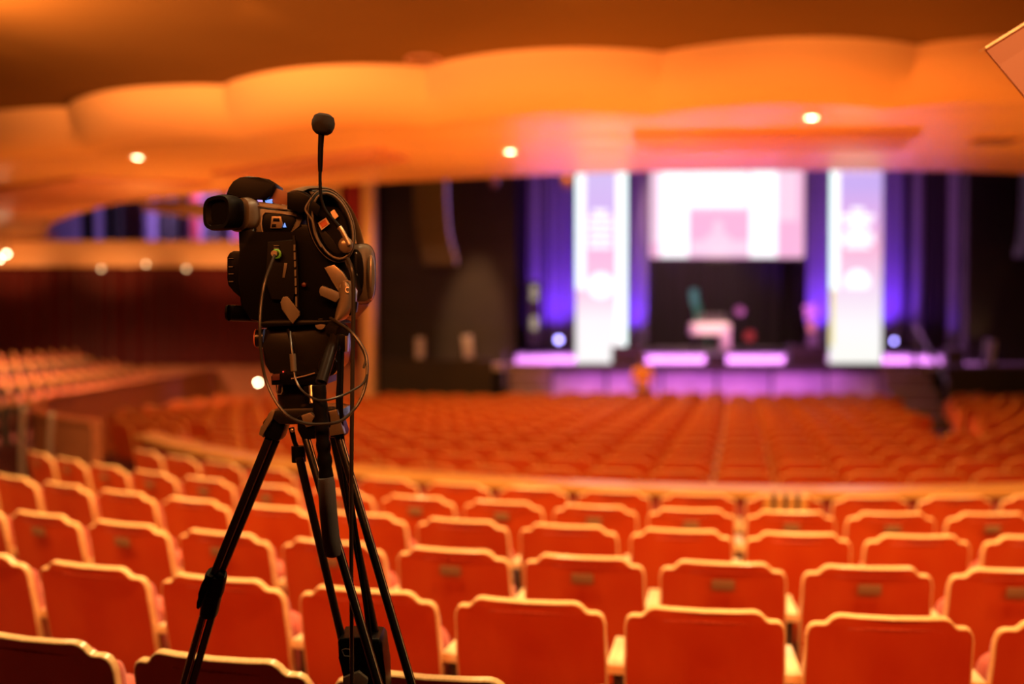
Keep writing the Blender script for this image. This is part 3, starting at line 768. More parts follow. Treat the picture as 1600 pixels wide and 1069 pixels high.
seats = []    # (distance, loc, rz, kind, row, ...)
def circ_theta(px, R):
    # angle on the circle of radius R seen at column px
    k = (px-800)/F; lo = None
    best = None
    for i in range(-900, 900):
        th = math.radians(i/10); X = CX+R*math.sin(th); Y = CY-R*math.cos(th)
        if Y < .5: continue
        e = abs(X/Y-k)
        if best is None or e < best[0]: best = (e, th)
    return best[1]
rowR = [12.68, 11.80, 10.92, 10.03, 9.15, 8.27]
rowpx = [1050, 826, 909, 886, 783, 960]
tmax = [50, 49, 48, 47.5, 47, 47]
PITCHM = .553
for k, (R, px) in enumerate(zip(rowR, rowpx)):
    Rt = R+.08
    th0 = circ_theta(px, Rt); dth = PITCHM/R
    row = []
    for j in range(-40, 41):
        th = th0+j*dth
        if abs(math.degrees(th)) > tmax[k]: continue
        X = CX+R*math.sin(th); Y = CY-R*math.cos(th)
        p = Vector((X, Y, near_z(R)))
        top = proj(p+Vector((0,0,.9)))
        if Y < .8 or not (-170 < top[0] < 1790) or top[1] > 1130: continue
        row.append((top[0], p, th))
    row.sort(key=lambda a: a[0])
    for idx, (px_, p, th) in enumerate(row): seats.append((p.length, p, th, 'near', k, idx, len(row)))
# lower bowl
RB = 14.0
import itertools
def inside_bowl(x, y):
    if y < 14.8 and x > -4.4: return math.hypot(x-CX, y-CY) < RP-.75
    if y < 12.6: return False
    lim = -7.0+.45 if y > 16 else -6.55+(16-y)*.55
    return x > lim
bowl_rows = []
for k in range(17):
    y0 = 8.55+.90*k; cy = y0+RB
    rowp = []
    w = PITCHM/RB
    off = (k*.37) % 1
    for j in range(-34, 34):
        th = (j+off)*w; x = 3.1+RB*math.sin(th); y = cy-RB*math.cos(th)
        if y > 23.1: continue
        if not inside_bowl(x, y): continue
        ax = 6.2+(y-13.6)*.34                  # radial aisle towards the right stage stairs
        if y > 13.2 and abs(x-ax) < .46+max(0, y-17)*.07: continue
        if y > 22.5 and (x > 8.2 or x < 1.1): continue
        p = Vector((x, y, bowl_z(y)))
        t = proj(p+Vector((0,0,.9)))
        if not (-60 < t[0] < 1660): continue
        rowp.append((t[0], p, th))
    rowp.sort(key=lambda a: a[0])
    for idx, (px_, p, th) in enumerate(rowp): seats.append((p.length, p, th, 'bowl', k, idx, len(rowp)))
# left tier: rows along the side parapet, seats facing the bowl
for k, (x0, z) in enumerate(((-8.35,-.40),(-9.25,-.20),(-10.15,.05))):
    row = []
    for j in range(18):
        y = 15.6+.553*j; p = Vector((x0-.10*math.sin(j*.2), y, z)); t = proj(p+Vector((0,0,.9)))
        if t[0] < -60 or y > 23.4: continue
        row.append((t[0], p, -math.radians(62)))
    for idx, (px_, p, th) in enumerate(row): seats.append((p.length, p, th, 'tier', k, idx, len(row)))
seats.sort(key=lambda s: s[0])
far_left = []
for n, (d, p, th, kind, k, idx, tot) in enumerate(seats):
    # th: position angle; a seat at angle th on the arc faces the arc's centre
    rz = th
    if n >= 300: far_left.append((p, rz)); continue
    if kind == 'near':
        if k == 0:
            lab = 'shadowed dark-backed theatre seat in the nearest row, %s from the left' % ORD[idx]
        else:
            lab = 'red-backed wooden theatre seat, %s row beyond the near dark one, %s from the left' % (ORD[k-1], ORD[idx])
        copy_seat(p, rz, lab, 'theatre seats of the rear block', k in (2,4))
    elif kind == 'bowl':
        lab = 'blurred orange theatre seat in the %s row beyond the parapet, %s from the left' % (ORD[k], ORD[idx])
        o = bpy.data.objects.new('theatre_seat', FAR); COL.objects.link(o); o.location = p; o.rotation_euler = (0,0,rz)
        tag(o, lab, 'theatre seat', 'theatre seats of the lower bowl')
    else:
        lab = 'pinkish side seat behind the left parapet, %s row outward, %s from the near end' % (ORD[k], ORD[idx])
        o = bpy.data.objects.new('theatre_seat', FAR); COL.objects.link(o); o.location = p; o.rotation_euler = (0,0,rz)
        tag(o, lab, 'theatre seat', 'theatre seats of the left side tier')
# the remaining most distant seats as one object
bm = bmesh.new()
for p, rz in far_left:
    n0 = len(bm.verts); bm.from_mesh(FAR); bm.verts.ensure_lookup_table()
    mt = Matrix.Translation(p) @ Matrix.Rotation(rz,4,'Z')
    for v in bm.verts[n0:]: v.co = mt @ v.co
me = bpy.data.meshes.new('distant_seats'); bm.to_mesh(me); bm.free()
for k in ('redwood','orangewood','fabric','orangewood','iron'): me.materials.append(M[k])  # same darkened edge and armrest wood as the single far seats
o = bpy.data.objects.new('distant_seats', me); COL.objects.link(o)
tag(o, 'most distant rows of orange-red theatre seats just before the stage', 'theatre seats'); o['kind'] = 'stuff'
for ch in list(tmpl.children): bpy.data.objects.remove(ch)
bpy.data.objects.remove(tmpl)
print('seats', len(seats), 'individual', min(300, len(seats)))
# bag/cloth with dark stripes over a seat of the front row of the rear block
st = min((q for q in seats if q[3] == 'near' and q[4] == 5), key=lambda q: abs(proj(q[1]+Vector((0,0,.9)))[0]-1228))
p = st[1]+Matrix.Rotation(st[2],3,'Z') @ Vector((.0,-.103,.885))
root = thing('striped_cloth', 'pale cloth with three dark stripes hung over a seat back near the parapet', 'cloth', p, st[2])
bm = bmesh.new(); path = [(0,.003,-.12),(0,-.018,-.02),(0,-.022,.012),(0,-.010,.028),(0,.02,.03),(0,.085,.0),(0,.115,-.10)]
grid_strip(bm, [Vector(q)-Vector((.14,0,0)) for q in path], [Vector(q)+Vector((.14,0,0)) for q in path]); obj('cloth', bm, M['orangewood'], root)
for dx in (-.075,-.0,.075):
    bm = bmesh.new(); grid_strip(bm, [Vector(q)*1.03+Vector((dx-.016,0,.003)) for q in path], [Vector(q)*1.03+Vector((dx+.016,0,.003)) for q in path]); obj('stripe', bm, M['stageblack'], root)

# ------------------------------------------------------------------ hanging board, top right
bc = [at(1540,77,2.3), at(1700,-22,2.55), at(1760,330,2.45), at(1609,160,2.32)]
root = thing('hanging_board', 'salmon board with a lit edge in cream cutting in at the top right corner', 'board', bc[0])
n = (bc[1]-bc[0]).cross(bc[3]-bc[0]).normalized()
if n.y < 0: n = -n
bm = bmesh.new(); prism(bm, bc, n*.004, .0005); obj('board', bm, M['panelpink'], root, False)
d = (bc[1]-bc[0]).normalized(); up = d.cross(n).normalized(); up = up if up.z > 0 else -up
bm = bmesh.new(); prism(bm, [bc[0]-n*.003-d*.002, bc[1]-n*.003, bc[1]-n*.003+up*.006, bc[0]-n*.003+up*.006-d*.002], n*.018, .001); obj('lit_edge_strip', bm, M['arm'], root, False)  # pale strip carries the light caught on the board's edge
bm = bmesh.new()
for q in (at(1640,15,2.48), at(1690,-15,2.53)): cyl(bm, q, (q.x,q.y,ZT), .004, seg=8)
obj('hanging_wire', bm, M['silver'], root)
rebase(root, bc[0])

# ------------------------------------------------------------------ video camera, headset, tripod
D0 = 2.0
def P(px, py, dy=0.): return at(px, py, D0+dy)
S = D0/F
def outl(pts, dy=0): return [P(x,y,dy) for x,y in pts]
def ext(d): return Vector((0,d,0))
def sup(c, u, v, a, b, e=3.2, n=32):
    out = []
    for k in range(n):
        t = 2*PI*k/n; cc = math.cos(t); ss = math.sin(t)
        out.append(Vector(c)+u*a*math.copysign(abs(cc)**(2/e), cc)+v*b*math.copysign(abs(ss)**(2/e), ss))
    return out
cam_base = P(465,506,.1)
cam = thing('video_camera', 'black professional camcorder mounted on the tripod, seen from behind', 'video camera', cam_base)
def cp(name, bm, m, parent=None, smooth=True):
    return obj(name, bm, M[m], parent or cam, smooth)
# main body
bm = bmesh.new(); prism(bm, outl([(372,362),(398,356),(396,366),(458,366),(470,350),(500,352),(520,372),(533,398),(546,424),(553,452),(540,478),(524,497),(498,504),(420,505),(392,500),(376,478),(372,440),(374,400)],-.02), ext(.30), .006)
body = cp('body', bm, 'black')
bm = bmesh.new(); prism(bm, outl([(418,378),(460,374),(464,440),(458,470),(424,468),(414,440)],-.032), ext(.02), .003); cp('rear_panel', bm, 'rubber', body)
bm = bmesh.new()
for k in range(6): box(bm, P(432,384+k*4,-.034), (.010,.004,.0022))
cp('vent_slats', bm, 'grey', body)
# eyepiece
ax = Vector((-.62,-.78,-.04)).normalized(); u = Vector((ax.y,-ax.x,0)).normalized(); u = -u if u.x < 0 else u; v = Vector((0,0,1))
c0 = P(352,333,-.03)
def eyering(o, a, b): return sup(c0+ax*o, u, v, a*S, b*S)
bm = bmesh.new(); loft(bm, [eyering(-.018,28,24), eyering(-.010,31,26), eyering(.002,34,27), eyering(.015,35,27), eyering(.022,33,25), eyering(.021,27,20), eyering(.012,23,17)]); eye = cp('eyecup', bm, 'rubber')
bm = bmesh.new(); p = P(357,329,-.052); sphere(bm, p, .0022); sphere(bm, p-Vector((0,0,.017)), .0018); cp('reflection_dot', bm, 'redmat', eye)
bm = bmesh.new(); loft(bm, [sup(P(374,335,.0)+ax*o, u, v, a*S, b*S) for o, a, b in ((-.03,26,24),(-.02,30,26.5),(-.005,31,27),(.004,29,25),(.006,24,20))]); cp('eyepiece_ring', bm, 'grey', eye)
bm = bmesh.new(); loft(bm, [sup(P(384,337,.012)+ax*o, u, v, a*S, b*S) for o, a, b in ((-.02,20,22),(-.005,26,25),(.006,25,24),(.01,20,20))]); cp('eyepiece_collar', bm, 'alu', eye)
# viewfinder body with recess and switches
bm = bmesh.new(); prism(bm, outl([(392,318),(400,314),(452,321),(470,326),(474,340),(462,366),(398,366),(392,352)],-.005), ext(.12), .004); vf = cp('viewfinder_body', bm, 'grey')
bm = bmesh.new(); prism(bm, outl([(409,336),(413,332),(458,336),(462,344),(452,364),(414,366),(408,354)],-.010), ext(.02), .002); cp('recess', bm, 'black', vf)
bm = bmesh.new(); tube(bm, outl([(411,366),(408,350),(410,336),(414,331.5),(430,332),(463,337)],-.012), .0016, 6); cp('frame_line', bm, 'silver', vf)
bm = bmesh.new(); tube(bm, outl([(400,321),(420,324),(452,327)],-.010), .0014, 6); cp('frame_line', bm, 'silver', vf)
bm = bmesh.new(); prism(bm, outl([(424,338),(439,338),(442,350),(440,357),(422,357)],-.016), ext(.01), .002); sw = cp('switch_block', bm, 'alu', vf)
bm = bmesh.new(); prism(bm, outl([(427,341),(436,341),(437,346),(426,346)],-.0175), ext(.003), .0005); prism(bm, outl([(425,350),(431,350),(431,355),(424,355)],-.0175), ext(.003), .0005); cp('switch_slot', bm, 'black', sw)
bm = bmesh.new(); prism(bm, outl([(442,355),(447,355),(444.7,348)],-.015), ext(.003)); cp('status_light', bm, 'blueled', vf)
bm = bmesh.new(); prism(bm, outl([(399,312.5),(409,312.5),(409,315.5),(399,315)],-.004), ext(.008)); cp('display_glow', bm, 'lilac', vf)
bm = bmesh.new(); prism(bm, outl([(414,313),(425,311),(424,317.5),(415,317)],-.004), ext(.008)); cp('display_glow', bm, 'blueled', vf)
# hood on top of the eyepiece
bm = bmesh.new(); prism(bm, outl([(353,304),(357,293),(364,283),(374,277),(388,275),(405,277),(420,280),(430,287),(430,293),(424,305),(415,313),(400,311),(384,307),(365,306)],-.01), ext(.07), .003); cp('top_hood', bm, 'black')
bm = bmesh.new(); prism(bm, outl([(429,293),(458,303),(448,321),(443,326),(420,313)],.0), ext(.014), .002); cp('side_flap', bm, 'brownpanel')
# handle above the body
bm = bmesh.new(); prism(bm, outl([(445,300),(470,296),(498,296),(512,299),(522,306),(532,316),(534,326),(520,330),(480,322),(450,318)],.05), ext(.10), .006); hd = cp('carry_handle', bm, 'black')
bm = bmesh.new(); prism(bm, outl([(483,299),(497,301),(499,308),(487,306)],.045), ext(.01), .001); prism(bm, outl([(504,299),(514,301),(522,310),(506,311)],.045), ext(.01), .001); cp('handle_trim', bm, 'grey', hd)
# battery on the left
bm = bmesh.new(); prism(bm, outl([(358,395),(364,392),(382,392),(386,398),(386,470),(378,468),(364,455),(356,446),(354,436),(354,402)],-.01), ext(.14), .005); bat = cp('battery', bm, 'black')
bm = bmesh.new()
for y in (404,417,428,440): box(bm, P(361,y,-.0115), (.009,.003,.0016))
cp('battery_ridge', bm, 'grey', bat)
# lower left rod/knob
bm = bmesh.new(); cyl(bm, P(357,489,.0), P(408,491,.05), .0165, .0165); cyl(bm, P(354.5,489,0), P(358,489,.0), .0155, .017); cp('mount_rod', bm, 'black')
# lever plate
bm = bmesh.new(); prism(bm, outl([(442,464),(449,463),(468,487),(468,493),(457,506),(452,500),(440,483),(438,472)],-.040), ext(.008), .001); cp('lever_plate', bm, 'grey')
# strap with stitching
bm = bmesh.new(); prism(bm, outl([(457,368),(461,368),(464,400),(466,440),(467,486),(463,487),(461,440),(459,400)],-.038), ext(.004), .0008); st = cp('strap', bm, 'rubber')
for a, b in ((382,392),(394,406),(408,418),(421,432),(434,447),(449,460),(463,480)):
    bm = bmesh.new(); box(bm, P(460+(a-380)*.035,(a+b)/2,-.041), (.0035,.0012,(b-a)*S*.92)); cp('strap_mark', bm, 'grey', st)
bm = bmesh.new(); prism(bm, outl([(444,411),(449,411),(445,434),(441,434)],-.034), ext(.003), .0005); cp('label_strip', bm, 'grey', body)
bm = bmesh.new(); sphere(bm, P(475,445,-.03), .005, (1,.5,1)); cp('record_button', bm, 'redbutton', body)
# green video connector
bm = bmesh.new(); tube(bm, [P(432,397,-.042)+Vector((.0075*math.cos(t),0,.0075*math.sin(t))) for t in [2*PI*k/20 for k in range(20)]], .0026, 8, closed=True); vc = cp('video_connector', bm, 'green')
bm = bmesh.new(); lathe(bm, P(428,396,-.05), [(.001,0),(.006,0),(.0065,.02),(.001,.02)], Vector((0,1,0))); cp('plug', bm, 'silver', vc)
# right hand side: plate, lever, grip
bm = bmesh.new(); prism(bm, outl([(506,418),(522,413),(536,426),(548,446),(541,452),(528,455),(519,440)],-.03), ext(.02), .003); cp('hinge_plate', bm, 'alu')
bm = bmesh.new(); prism(bm, outl([(499,450),(503,446),(530,457),(531,466),(524,473),(500,462),(498,456)],-.05), ext(.016), .004); cp('zoom_lever', bm, 'grey')
bm = bmesh.new(); loft(bm, [sup(P(x,y,-.02), Vector((1,0,0)), Vector((0,1,0)), a*S, .03, 2.4, 20) for x,y,a in ((527,503,2),(531,499,7),(537,490,12),(541,478,13),(543,466,14),(544,454,14),(542,446,11),(541,441,6))]); gr = cp('hand_grip', bm, 'alu')
bm = bmesh.new(); tube(bm, [P(542+11*math.cos(t),452+13*math.sin(t),-.045) for t in [PI*1.05+PI*.9*k/12 for k in range(13)]], .0016, 6); cp('grip_ring', bm, 'silver', gr)
bm = bmesh.new(); tube(bm, [P(543+3*math.cos(t),453+4*math.sin(t),-.054) for t in [PI*.3+PI*1.4*k/12 for k in range(13)]], .0012, 6); cp('grip_mark', bm, 'cream', gr)
bm = bmesh.new(); prism(bm, outl([(548,470),(558,472),(556,488),(546,494),(541,486)],-.03), ext(.02), .003); cp('grip_buckle', bm, 'black', gr)
# lens barrel pointing at the stage (mostly hidden)
fw = Vector((.22,1,0)).normalized()
bm = bmesh.new(); c = P(480,420,.26); lathe(bm, c, [(.05,0),(.055,.03),(.055,.09),(.06,.10),(.066,.17),(.058,.17),(.05,.12),(.001,.11)], fw, 32); ln = cp('lens_barrel', bm, 'black')
rebase(cam, cam_base)

# headset draped over the camera
hs = thing('intercom_headset', 'black intercom headset hung over the camcorder with its boom microphone up', 'headset', P(500,310,.02))
def hp(name, bm, m, parent=None, smooth=True): return obj(name, bm, M[m], parent or hs, smooth)
tl = math.radians(17)
def ell(o, a, b, dy, cx=519, cy=353, n=36):
    out = []
    for k in range(n):
        t = 2*PI*k/n; x = a*math.cos(t); y = b*math.sin(t)
        out.append(P(cx+x*math.cos(tl)+y*math.sin(tl)*1.0+o, cy-x*math.sin(tl)+y*math.cos(tl), dy))
    return out
bm = bmesh.new(); loft(bm, [ell(0,26,50,.03), ell(-6,33,57,.02), ell(-4,35,59,-.01), ell(-2,34,58,-.035), ell(0,31,55,-.048), ell(0,26,50,-.050), ell(0,23,47,-.040), ell(0,22,45,-.018)]); ec = hp('ear_cushion', bm, 'rubber')
bm = bmesh.new(); tube(bm, ell(1,29,53,-.052)[:], .0022, 8, closed=True); hp('cushion_seam', bm, 'grey', ec)
bm = bmesh.new(); tube(bm, ell(-1,34,58,-.036), .0016, 8, closed=True); hp('cushion_piping', bm, 'grey', ec)
bm = bmesh.new(); prism(bm, outl([(516,331),(522,327),(529,338),(522,344)],-.026), ext(.004), .001); hp('cream_tag', bm, 'cream', ec)
bm = bmesh.new(); prism(bm, outl([(496,348),(509,340),(515,350),(502,360)],-.028), ext(.004), .001); tg = hp('orange_tag', bm, 'cream', ec)
bm = bmesh.new(); prism(bm, outl([(499,349),(508,343),(512,350),(503,356)],-.030), ext(.003), .001); hp('tag_face', bm, 'orange', tg)
# yoke and headband
bm = bmesh.new(); prism(bm, outl([(448,301),(464,297),(476,299),(488,311),(496,322),(482,330),(470,333),(448,326)],-.035), ext(.05), .004); hp('headband_end', bm, 'black')
bm = bmesh.new(); tube(bm, smooth_path(outl([(487,309),(479,322),(478,330),(488,345),(492,365),(500,382),(503,386)],-.062),4), .0022, 8); hp('yoke', bm, 'grey')
bm = bmesh.new(); prism(bm, outl([(489,313),(500,322),(495,338),(488,330),(483,324)],-.060), ext(.01), .001); hp('yoke_plate', bm, 'black')
bm = bmesh.new(); tube(bm, smooth_path([P(462,300,-.01),P(480,294,.06),P(515,298,.14),P(545,330,.19),P(562,375,.20),P(568,410,.19)],6), .012, 10, ry=.004); hp('headband', bm, 'alu')
# outer ear cup on the right
def rr(cx, cy, a, b, dy, e=3.5): return sup(P(cx,cy,dy), Vector((1,0,0)), Vector((0,0,1)), a*S*(1+dy/2), b*S*(1+dy/2), e, 36)
bm = bmesh.new(); loft(bm, [rr(563,428,17,40,.16), rr(563,428,23,46,.145), rr(563,428,23.5,46.5,.12), rr(562,428,20,43,.10), rr(560,428,14,38,.095)]); oc = hp('outer_ear_cup', bm, 'grey')
bm = bmesh.new(); loft(bm, [rr(579,433,2,18,.086,2.2), rr(579,433,7,34,.094,2.2), rr(579,433,7.5,37,.118,2.2)]); hp('cup_disc', bm, 'alu', oc)
bm = bmesh.new(); loft(bm, [rr(554,428,5,33,.085,2.6), rr(554,428,14,38,.090,2.6), rr(554,428,15,40,.11,2.6)]); hp('cup_pad', bm, 'black', oc)
bm = bmesh.new(); sphere(bm, P(555,430,.075), .005); sphere(bm, P(556,396,.085), .0025); hp('cup_screw', bm, 'silver', oc)
bm = bmesh.new(); tube(bm, [p+Vector((0,-.001,0)) for p in rr(563,428,23.5,46.5,.128)], .0013, 6, closed=True); hp('cup_seam', bm, 'black', oc)
# boom mic
bp = smooth_path(outl([(538,366),(531,356),(520,343),(510,331),(504,318),(501,300),(500,280),(500.5,262)],-.065),6)
bm = bmesh.new(); tube(bm, bp, [.006-.0028*min(1,i/14) for i in range(len(bp))], 10); bo = hp('microphone_boom', bm, 'rubber')
bm = bmesh.new(); tube(bm, outl([(500.3,268),(500.5,250),(501,230),(502,212),(502.5,206)],-.065), [.0042,.0052,.0055,.006,.0066], 12); hp('boom_sleeve', bm, 'black', bo)
bm = bmesh.new(); cc = P(505,194,-.065); lathe(bm, cc, [(.001,-.0205),(.012,-.0195),(.0185,-.014),(.0222,-.004),(.0224,.004),(.019,.0145),(.012,.0192),(.001,.0200)], Vector((.14,0,1)), 24); hp('foam_windscreen', bm, 'foam', bo)
bm = bmesh.new(); tube(bm, outl([(530,355),(534,360),(541,373),(546,383)],-.068), [.0055,.0048,.0052,.0045], 12); hp('boom_joint', bm, 'silver', bo)
bm = bmesh.new(); sphere(bm, P(540,383,-.058), .016, (.9,.6,1)); hp('boom_pivot', bm, 'alu', bo)
rebase(hs, P(500,310,.02))

# tripod
TB = P(475,640,.0); foot_z = near_z(math.hypot(TB.x-CX, TB.y-CY))
tp = thing('tripod', 'black twin-tube video tripod with fluid head and pan handle in the foreground', 'tripod', (TB.x,TB.y,foot_z))
def tpp(name, bm, m, parent=None, smooth=True): return obj(name, bm, M[m], parent or tp, smooth)
bm = bmesh.new(); c = P(467,548,.06)
prism(bm, outl([(412,514),(420,508),(430,503),(470,500),(505,499),(522,504),(530,516),(532,545),(528,570),(514,586),(500,594),(440,592),(420,584),(412,570),(410,540)],-.01), ext(.14), .012); fh = tpp('fluid_head', bm, 'anod')
bm = bmesh.new(); prism(bm, outl([(404,506),(412,501),(430,499),(520,499),(527,505),(410,512)],-.03), ext(.18), .003); tpp('camera_plate', bm, 'black', fh)
bm = bmesh.new(); cyl(bm, P(400,529,.05), P(414,529,.05), .0185, .021, 28); kn = tpp('brake_knob', bm, 'anod', fh)
bm = bmesh.new(); tube(bm, [P(400.5,529,.05)+Vector((0,.0185*math.cos(t),.0185*math.sin(t))) for t in [2*PI*k/24 for k in range(24)]], .0012, 6, closed=True); tpp('red_lit_rim', bm, 'orange', kn)  # red light on the rim put into its colour
bm = bmesh.new()
for k, r in enumerate((.021,.016,.011)): lathe(bm, P(511,572,-.018-.004*k), [(.001,0),(r*.9,0),(r,.002),(r,.03)], Vector((0,1,0)))
tpp('drag_dial', bm, 'anod', fh)
bm = bmesh.new(); sphere(bm, P(442.5,581,-.015), .0016); tpp('indicator_light', bm, 'redled', fh)
bm = bmesh.new(); lathe(bm, P(551.5,505,.0), [(.001,-.001),(.001,.001)], Vector((0,1,0)), 6); bm.free()
bm = bmesh.new(); lathe(bm, P(501,507,-.02), [(.001,-.008),(.010,-.006),(.012,.002),(.012,.01)], Vector((0,1,0))); tpp('spirit_level', bm, 'silver', fh)
bm = bmesh.new(); tube(bm, smooth_path(outl([(450,514),(456,540),(459,552)],-.03),4), .0030, 8); tpp('head_cable', bm, 'rubber', fh)
bm = bmesh.new(); prism(bm, outl([(423,588),(430,584),(470,588),(498,584),(504,590),(504,602),(424,602)],-.03), ext(.16), .003); tpp('head_base', bm, 'black', fh)
bm = bmesh.new(); tube(bm, outl([(455,592),(475,588),(492,583)],-.034), .0014, 6); tpp('base_edge', bm, 'silver', fh)
bm = bmesh.new(); prism(bm, outl([(425,585),(437,584),(437,594),(425,595)],-.034), ext(.006), .001); tpp('bubble_mark', bm, 'redbutton', fh)
bm = bmesh.new(); tube(bm, outl([(432,602),(432,612),(434,616),(439,616),(441,612),(441,602)],-.02), .0014, 6); tpp('base_hook', bm, 'grey', fh)
bm = bmesh.new(); lathe(bm, P(470,598,.05), [(.045,0),(.048,-.02),(.046,-.04),(.042,-.055),(.032,-.062),(.001,-.064)]); tpp('bowl', bm, 'anod')
bm = bmesh.new(); prism(bm, outl([(474,605),(480,603),(502,603),(502,625),(497,632),(476,630)],-.045), ext(.012), .002); tpp('bowl_clamp', bm, 'black')
# spider
bm = bmesh.new(); prism(bm, outl([(428,642),(440,638),(520,636),(534,640),(538,652),(520,664),(436,664),(424,654)],.0), ext(.11), .008); sp = tpp('spider', bm, 'anod')
def hinge(pts, dy, d, m='alu', nm='leg_hinge'):
    bm = bmesh.new(); prism(bm, outl(pts,dy), ext(d), .004); return tpp(nm, bm, m)
h1 = hinge([(405,681),(407,668),(414,661),(419,648),(425,641),(437,642),(446,646),(446,664),(438,686),(434,690)], .02, .05, 'black')
bm = bmesh.new(); prism(bm, outl([(404,679),(407,667),(414,661),(419,647),(424,641),(433,642),(427,652),(420,666),(412,674),(411,684)],.012), ext(.02), .002); tpp('hinge_cap', bm, 'alu', h1)
h2 = hinge([(464,652),(470,648),(484,646),(492,652),(494,668),(492,686),(472,688),(464,672)], -.02, .06, 'black')
bm = bmesh.new(); prism(bm, outl([(470,650),(484,645),(492,652),(486,658),(488,666),(478,668),(474,660)],-.028), ext(.02), .002); tpp('hinge_cap', bm, 'alu', h2)
h3 = hinge([(510,644),(520,640),(529,640),(532,658),(538,676),(537,682),(516,684),(508,668)], -.02, .06, 'black')
bm = bmesh.new(); prism(bm, outl([(513,643),(527,640),(531,656),(535,668),(538,678),(514,682),(514,668),(519,664),(516,652)],-.03), ext(.02), .002); tpp('hinge_cap', bm, 'alu', h3)
# bowl tie-down knob
bm = bmesh.new(); tube(bm, outl([(455,668),(460,690),(464,700)],.05), [.006,.005,.005], 10); cyl(bm, P(466,697,.05), P(467,722,.05), .0145, .0145, 20); tpp('tie_down_knob', bm, 'black')
bm = bmesh.new(); sphere(bm, P(457,672,.02), .005); tpp('bowl_bolt', bm, 'silver')
# legs: each twin tube leg is one part with its collar and lower tube as sub-parts
def twin(parent_pts, r, m='anod'):
    bm = bmesh.new()
    for a, b in parent_pts: cyl(bm, a, b, r, r, 14)
    return bm
def extend_to_floor(a, b, zf):
    d = b-a; return a+d*((zf-a.z)/d.z)
Lt = (P(420,686,.03), P(431,688,.05)); Lb = (at(331,905,2.10), at(341,905,2.12))
leg = tpp('leg', twin([(Lt[0],Lb[0]),(Lt[1],Lb[1])], .0085), 'anod')
bm = bmesh.new(); tube(bm, [Lt[0].lerp(Lt[1],.5)+Vector((.002,-.009,0)), Lb[0].lerp(Lb[1],.5)+Vector((.002,-.009,0))], .0008, 6); tpp('highlight_line', bm, 'edgehl', leg)  # thin highlight modelled as a pale line
c0_ = at(334,895,2.10); c1_ = at(322,958,2.135)
bm = bmesh.new(); dd = (c1_-c0_).normalized(); w_ = Vector((1,0,0)); w_ = (w_-dd*w_.dot(dd)).normalized(); v_ = dd.cross(w_)
loft(bm, [sup(c0_.lerp(c1_,t)+w_*.006, w_, v_, a, .020, 3, 24) for t, a in ((0,.020),(.05,.0225),(.42,.0225),(.50,.020),(.95,.019),(1,.017))]); colr = tpp('collar', bm, 'black', leg)
bm = bmesh.new(); prism(bm, [at(x,y,2.075) for x,y in ((318,906),(323,899),(331,902),(325,912),(321,930),(314,946),(309,953),(306,950),(307,940),(312,928),(313,915))], ext(.02), .003); tpp('clamp_lever', bm, 'rubber', leg)
zf = foot_z
L2a = at(326,955,2.13); L2b = at(293,1069,2.19); ft = extend_to_floor(L2a, L2b, zf+.02)
lo = tpp('lower_leg', twin([(L2a+Vector((-.009,0,0)),ft+Vector((-.009,0,0))),(L2a+Vector((.009,.004,0)),ft+Vector((.009,.004,0)))], .0085), 'anod', leg)
bm = bmesh.new(); tube(bm, [L2a+Vector((-.001,-.010,0)), ft+Vector((-.001,-.010,0))], .0008, 6); tube(bm, [L2a+Vector((-.014,-.009,0)), ft+Vector((-.014,-.009,0))], .0007, 6); tpp('highlight_line', bm, 'edgehl', leg)
bm = bmesh.new(); sphere(bm, ft+Vector((0,0,.0)), .024, (1,1,.8)); tpp('foot', bm, 'rubber', leg)
# middle leg (A + C), with its collar
A0, A1 = P(468,716,.03), at(536,1006,2.12); C0, C1 = P(521,682,.05), at(590,1006,2.14)
leg = tpp('leg', twin([(A0,A1),(C0,C1)], .0088), 'anod')
bm = bmesh.new(); prism(bm, [at(x,y,2.08) for x,y in ((527,1004),(530,998),(560,997),(592,999),(597,1006),(599,1028),(602,1050),(604,1090),(545,1090),(536,1056),(529,1028))], ext(.09), .006); colr = tpp('collar', bm, 'black', leg)
bm = bmesh.new(); prism(bm, [at(x,y,2.07) for x,y in ((535,1060),(560,1050),(575,1062),(570,1090),(536,1085))], ext(.02), .004); tpp('clamp_lever', bm, 'alu', leg)
bm = bmesh.new(); tube(bm, [at(x,y,2.072) for x,y in ((534,1016),(540,1014),(552,1016),(550,1026),(538,1025),(534,1016))], .0012, 6); tpp('collar_mark', bm, 'grey', leg)
mA = at(574,1080,2.15); ftm = extend_to_floor(P(496,690,.04), mA, zf)
tpp('lower_leg', twin([(mA, ftm+Vector((0,0,.02)))], .012), 'anod', leg)
bm = bmesh.new(); sphere(bm, ftm+Vector((0,0,.02)), .024, (1,1,.8)); tpp('foot', bm, 'rubber', leg)
# right leg (B + D) coming towards the viewer
B0, B1 = P(478,684,-.01), at(593,1075,1.86); D0_, D1 = P(528,678,.0), at(645,1075,1.88)
eb = extend_to_floor(B0,B1,zf+.05); ed = extend_to_floor(D0_,D1,zf+.05)
leg = tpp('leg', twin([(B0,eb),(D0_,ed)], .0088), 'anod')
bm = bmesh.new()
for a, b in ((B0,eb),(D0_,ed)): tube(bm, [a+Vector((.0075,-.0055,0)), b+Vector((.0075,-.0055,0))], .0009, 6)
tpp('highlight_line', bm, 'edgehl', leg)
bm = bmesh.new(); box(bm, eb.lerp(ed,.5), ((ed-eb).length+.05,.04,.05), bev=.01); tpp('foot', bm, 'rubber', leg)
